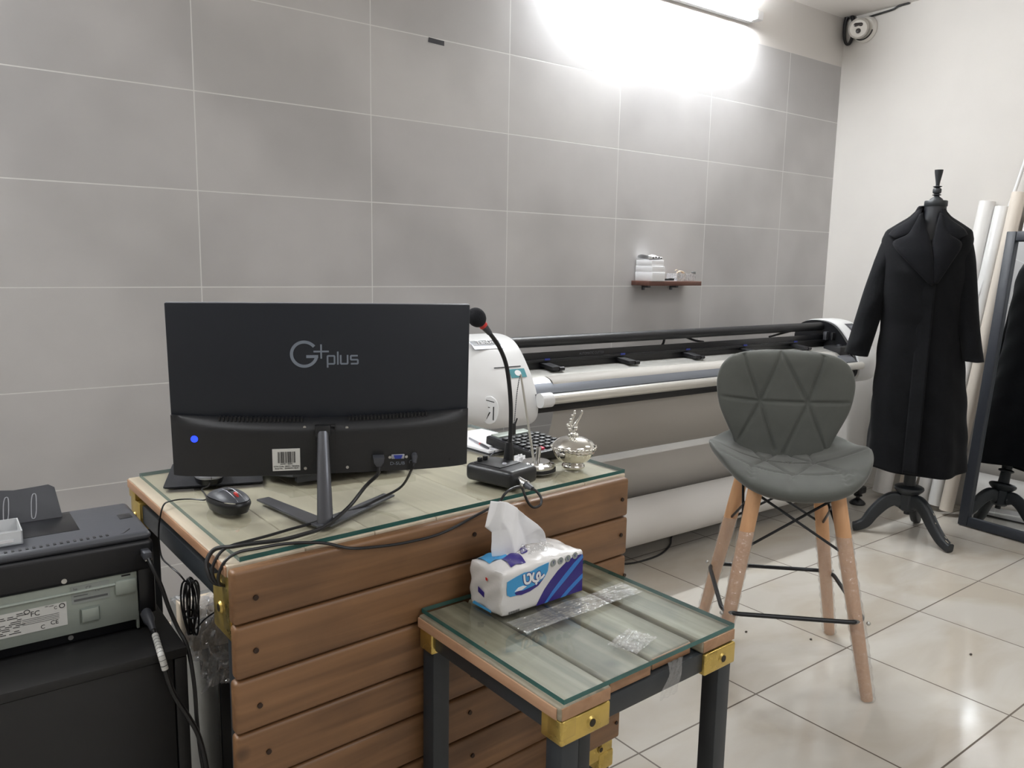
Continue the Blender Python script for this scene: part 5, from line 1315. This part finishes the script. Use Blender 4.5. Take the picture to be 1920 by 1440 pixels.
for z in [.650 - .0033 * i for i in range(11)]:
    x = -.005
    while x < .100:
        wd = rq.uniform(.006, .018)
        if rq.random() > .25: b.mm((x, z - .0006, 0), (x + wd, z + .0006, .0002), lf)
        x += wd + rq.uniform(.002, .006)
b.mm((-.005, .6455, 0), (.055, .6500, .0003), lf)
for z in (.637, .634, .631, .628):
    b.mm((.104, z - .0003, 0), (.160, z + .0003, .0002), lf)
addtext(b, 'FC', .0125, lf @ T(.124, .6445, 0)); addtext(b, 'CE', .0105, lf @ T(.152, .6215, 0)); addtext(b, 'C', .010, lf @ T(.134, .6175, 0)); addtext(b, 'C', .0075, lf @ T(.155, .6475, 0)); addtext(b, 'HP Laser', .0038, lf @ T(.146, .6525, 0))
b.tube([lf @ V((.112 + .0042 * math.cos(a), .6505 + .0034 * math.sin(a), .0002)) for a in [k * PI / 8 for k in range(16)]], .0006, 5, closed=True)
b.tube([lf @ V((.165 + .0040 * math.cos(a), .6490 + .0038 * math.sin(a), .0002)) for a in [k * PI / 8 for k in range(16)]], .0007, 5, closed=True)
part(rl, 'label_print', b, K['ink'], world=True)
l2 = part(bk, 'approval_label', MB().prism([(.180, .646), (.242, .646), (.242, .679), (.180, .679)], 0, .0006, BF), K['labelg'], world=True)
b = MB(); lf = BF @ T(0, 0, .0007)
addtext(b, 'hp', .0065, lf @ T(.187, .6735, 0)); addtext(b, 'CE', .0080, lf @ T(.208, .6720, 0)); addtext(b, 'FC', .0065, lf @ T(.222, .6650, 0))
b.mm((.184, .6505, 0), (.238, .6545, .0002), lf)
for z in (.6685, .6595): b.mm((.184, z, 0), (.206, z + .0015, .0002), lf)
part(l2, 'label_print', b, K['inkg'], world=True)
b = MB().mm((.262, PY - .0006, .6795), (.277, PY + .002, .6825)); part(bk, 'plate_slot', b, K['ink'], world=True)
for x, z in ((.170, .6945), (.010, .690), (.176, .583), (.283, .5935), (.284, .680)):
    part(prn, 'screw', MB().cyl((x, PY + .014, z), (x, PY - (.008 if z > .6895 else -.006), z), .0045, seg=12), K['zinc'], world=True)
part(prn, 'side_column', MB().mm((.289, PY - .004, .600), (PX1, PY + .03, .690), bev=.004), K['blackg'], world=True)
part(prn, 'socket_frame', MB().mm((.284, PY + .002, .573), (.289, PY + .02, .606), bev=.001), K['zincp'], world=True)
# raised paper rest and clear tray on the far side
def pr_rest():
    b = MB(); mx = T(0, 1.705, .752) @ M.Rotation(R(-28), 4, 'X')
    b.prism([(-.032, 0), (.196, 0), (.188, .066), (.178, .073), (.120, .069), (.10, .073), (.02, .069), (-.032, .073)], -.002, .002, mx @ M(((1, 0, 0, 0), (0, 0, -1, 0), (0, 1, 0, 0), (0, 0, 0, 1))), bev=.0008)
    return b
rest = part(prn, 'paper_rest', pr_rest(), K['greyp'], world=True)
mx = T(0, 1.705, .752) @ M.Rotation(R(-28), 4, 'X')
for x in (.06, .105, .150):
    ov = [mx @ V((x + .0042 * math.copysign(abs(math.cos(a)) ** .6, math.cos(a)) + .003 * math.sin(a), -.0025, .034 + .024 * math.copysign(abs(math.sin(a)) ** .8, math.sin(a)))) for a in [k * PI / 12 for k in range(24)]]
    part(rest, 'pressed_rib', MB().tube(ov, .0010, 6, closed=True), K['silver'], world=True)
tr = thing('clear_tray', 'small translucent plastic tray lying on top of the printer', 'tray', (.06, 1.63, .7585))
b = MB()
for lo, hi in (((-.02, 1.575, .7585), (.118, 1.66, .7605)), ((-.02, 1.575, .7585), (.118, 1.577, .782)), ((-.02, 1.658, .7585), (.118, 1.66, .782)), ((.116, 1.575, .7585), (.118, 1.66, .782))): b.mm(lo, hi)
part(tr, 'tray_shell', b, K['tray'], world=True)
part(tr, 'white_sticker', MB().mm((.080, 1.5740, .764), (.104, 1.5748, .769)), K['whitep'], world=True)
# leads at the back right of the printer
us = thing('usb_cable', 'black data cable hanging from the upper right of the printer', 'cable', (.30, 1.51, .57))
part(us, 'plug', MB().mm((.295, 1.500, .713), (.309, 1.535, .727), bev=.002), K['greyp'], world=True)
part(us, 'metal_shell', MB().mm((.2985, 1.508, .708), (.3105, 1.530, .7145), bev=.001), K['zinc'], world=True)
part(us, 'lead', MB().tube(spline([(.303, 1.503, .715), (.307, 1.488, .700), (.317, 1.478, .668), (.327, 1.470, .625), (.337, 1.455, .590), (.346, 1.43, .560), (.349, 1.408, .50), (.350, 1.402, .42), (.356, 1.40, .34), (.372, 1.40, .22), (.380, 1.42, .05)], 8), .0038, 8), K['cable'], world=True)
po = thing('printer_power_cable', 'thick black mains cable with a white wire label plugged into the printer', 'cable', (.31, 1.45, .4))
part(po, 'plug', MB().tube([(.300, 1.545, .602), (.300, 1.508, .596), (.3005, 1.500, .593), (.301, 1.482, .585)], [.0125, .0125, .0085, .0060], 14, flat=.8), K['greyp'], world=True)
pc = spline([(.301, 1.484, .586), (.301, 1.465, .579), (.298, 1.435, .577), (.295, 1.405, .5755), (.297, 1.396, .561), (.304, 1.396, .525), (.313, 1.396, .494), (.332, 1.388, .452), (.347, 1.384, .412), (.357, 1.382, .355), (.362, 1.384, .28), (.364, 1.39, .1), (.364, 1.40, .01)], 8)
part(po, 'lead', MB().tube(pc, .0046, 10), K['cable'], world=True)
wl = part(po, 'wire_label', MB().tube(pc[6:36], .0058, 12), K['label'], world=True, label='white printed wire label')
b = MB()
for k in (9, 12, 15, 18, 21, 24, 27, 30, 33): b.tube([pc[k] - V((.0, 0, 0)), pc[k].lerp(pc[k + 1], .35)], .0060, 12)
part(wl, 'label_print', b, K['inkg'], world=True)

# ================================================================== things under the desk
pcx = thing('computer_tower', 'grey and black computer tower standing under the desk', 'computer', (.57, 1.86, 0), 0)
part(pcx, 'case', MB().mm((.463, 1.672, .0), (.655, 2.07, .398), bev=.003), K['towerg'], world=True)
part(pcx, 'rear_panel', MB().mm((.466, 1.664, .004), (.652, 1.673, .394), bev=.002), K['blackg'], world=True)
part(pcx, 'screw', MB().cyl((.482, 1.666, .350), (.482, 1.661, .350), .004, seg=10), K['zinc'], world=True)
part(pcx, 'top_lip', MB().mm((.466, 1.655, .384), (.652, 1.668, .392), bev=.001), K['towerg'], world=True)
cn = thing('cardboard_carton', 'cream printed carton lying on the computer tower under the desk', 'carton', (.55, 1.80, .3985), 0)
part(cn, 'carton_body', MB().mm((.432, 1.735, .3986), (.640, 1.875, .470), bev=.002), K['carton'], world=True)
part(cn, 'brown_print', MB().prism([(.478, 1.80), (.500, 1.795), (.53, 1.81), (.55, 1.835), (.53, 1.845), (.505, 1.835), (.500, 1.812)], .4700, .4706), K['cartonb'], world=True)
def bagf(u, v):
    x = .415 + .135 * u + .01 * math.sin(v * 9)
    if v < .35: y = 1.86 - .16 * (v / .35); z = .476 + .006 * math.sin(u * 9 + v * 14)
    else: q_ = (v - .35) / .65; y = 1.70 - .060 * q_ ** .7; z = .478 - .130 * q_ + .01 * math.sin(u * 6)
    nzz = .010 * math.sin(u * 23 + v * 11) * math.sin(v * 19 - u * 7) + .006 * math.sin(u * 41 + v * 37)
    return V((x + nzz * .6, y - abs(nzz) - .002, z + abs(nzz)))
single('plastic_bag', MB().grid(bagf, 60, 60), K['bag'], 'crumpled clear plastic bag hanging over the carton under the desk', 'plastic bag', sharp=25)
SC.view_settings.view_transform = 'Standard'; SC.view_settings.look = 'None'; SC.view_settings.gamma = 1; SC.view_settings.use_curve_mapping = False
SC.view_settings.exposure = -.3
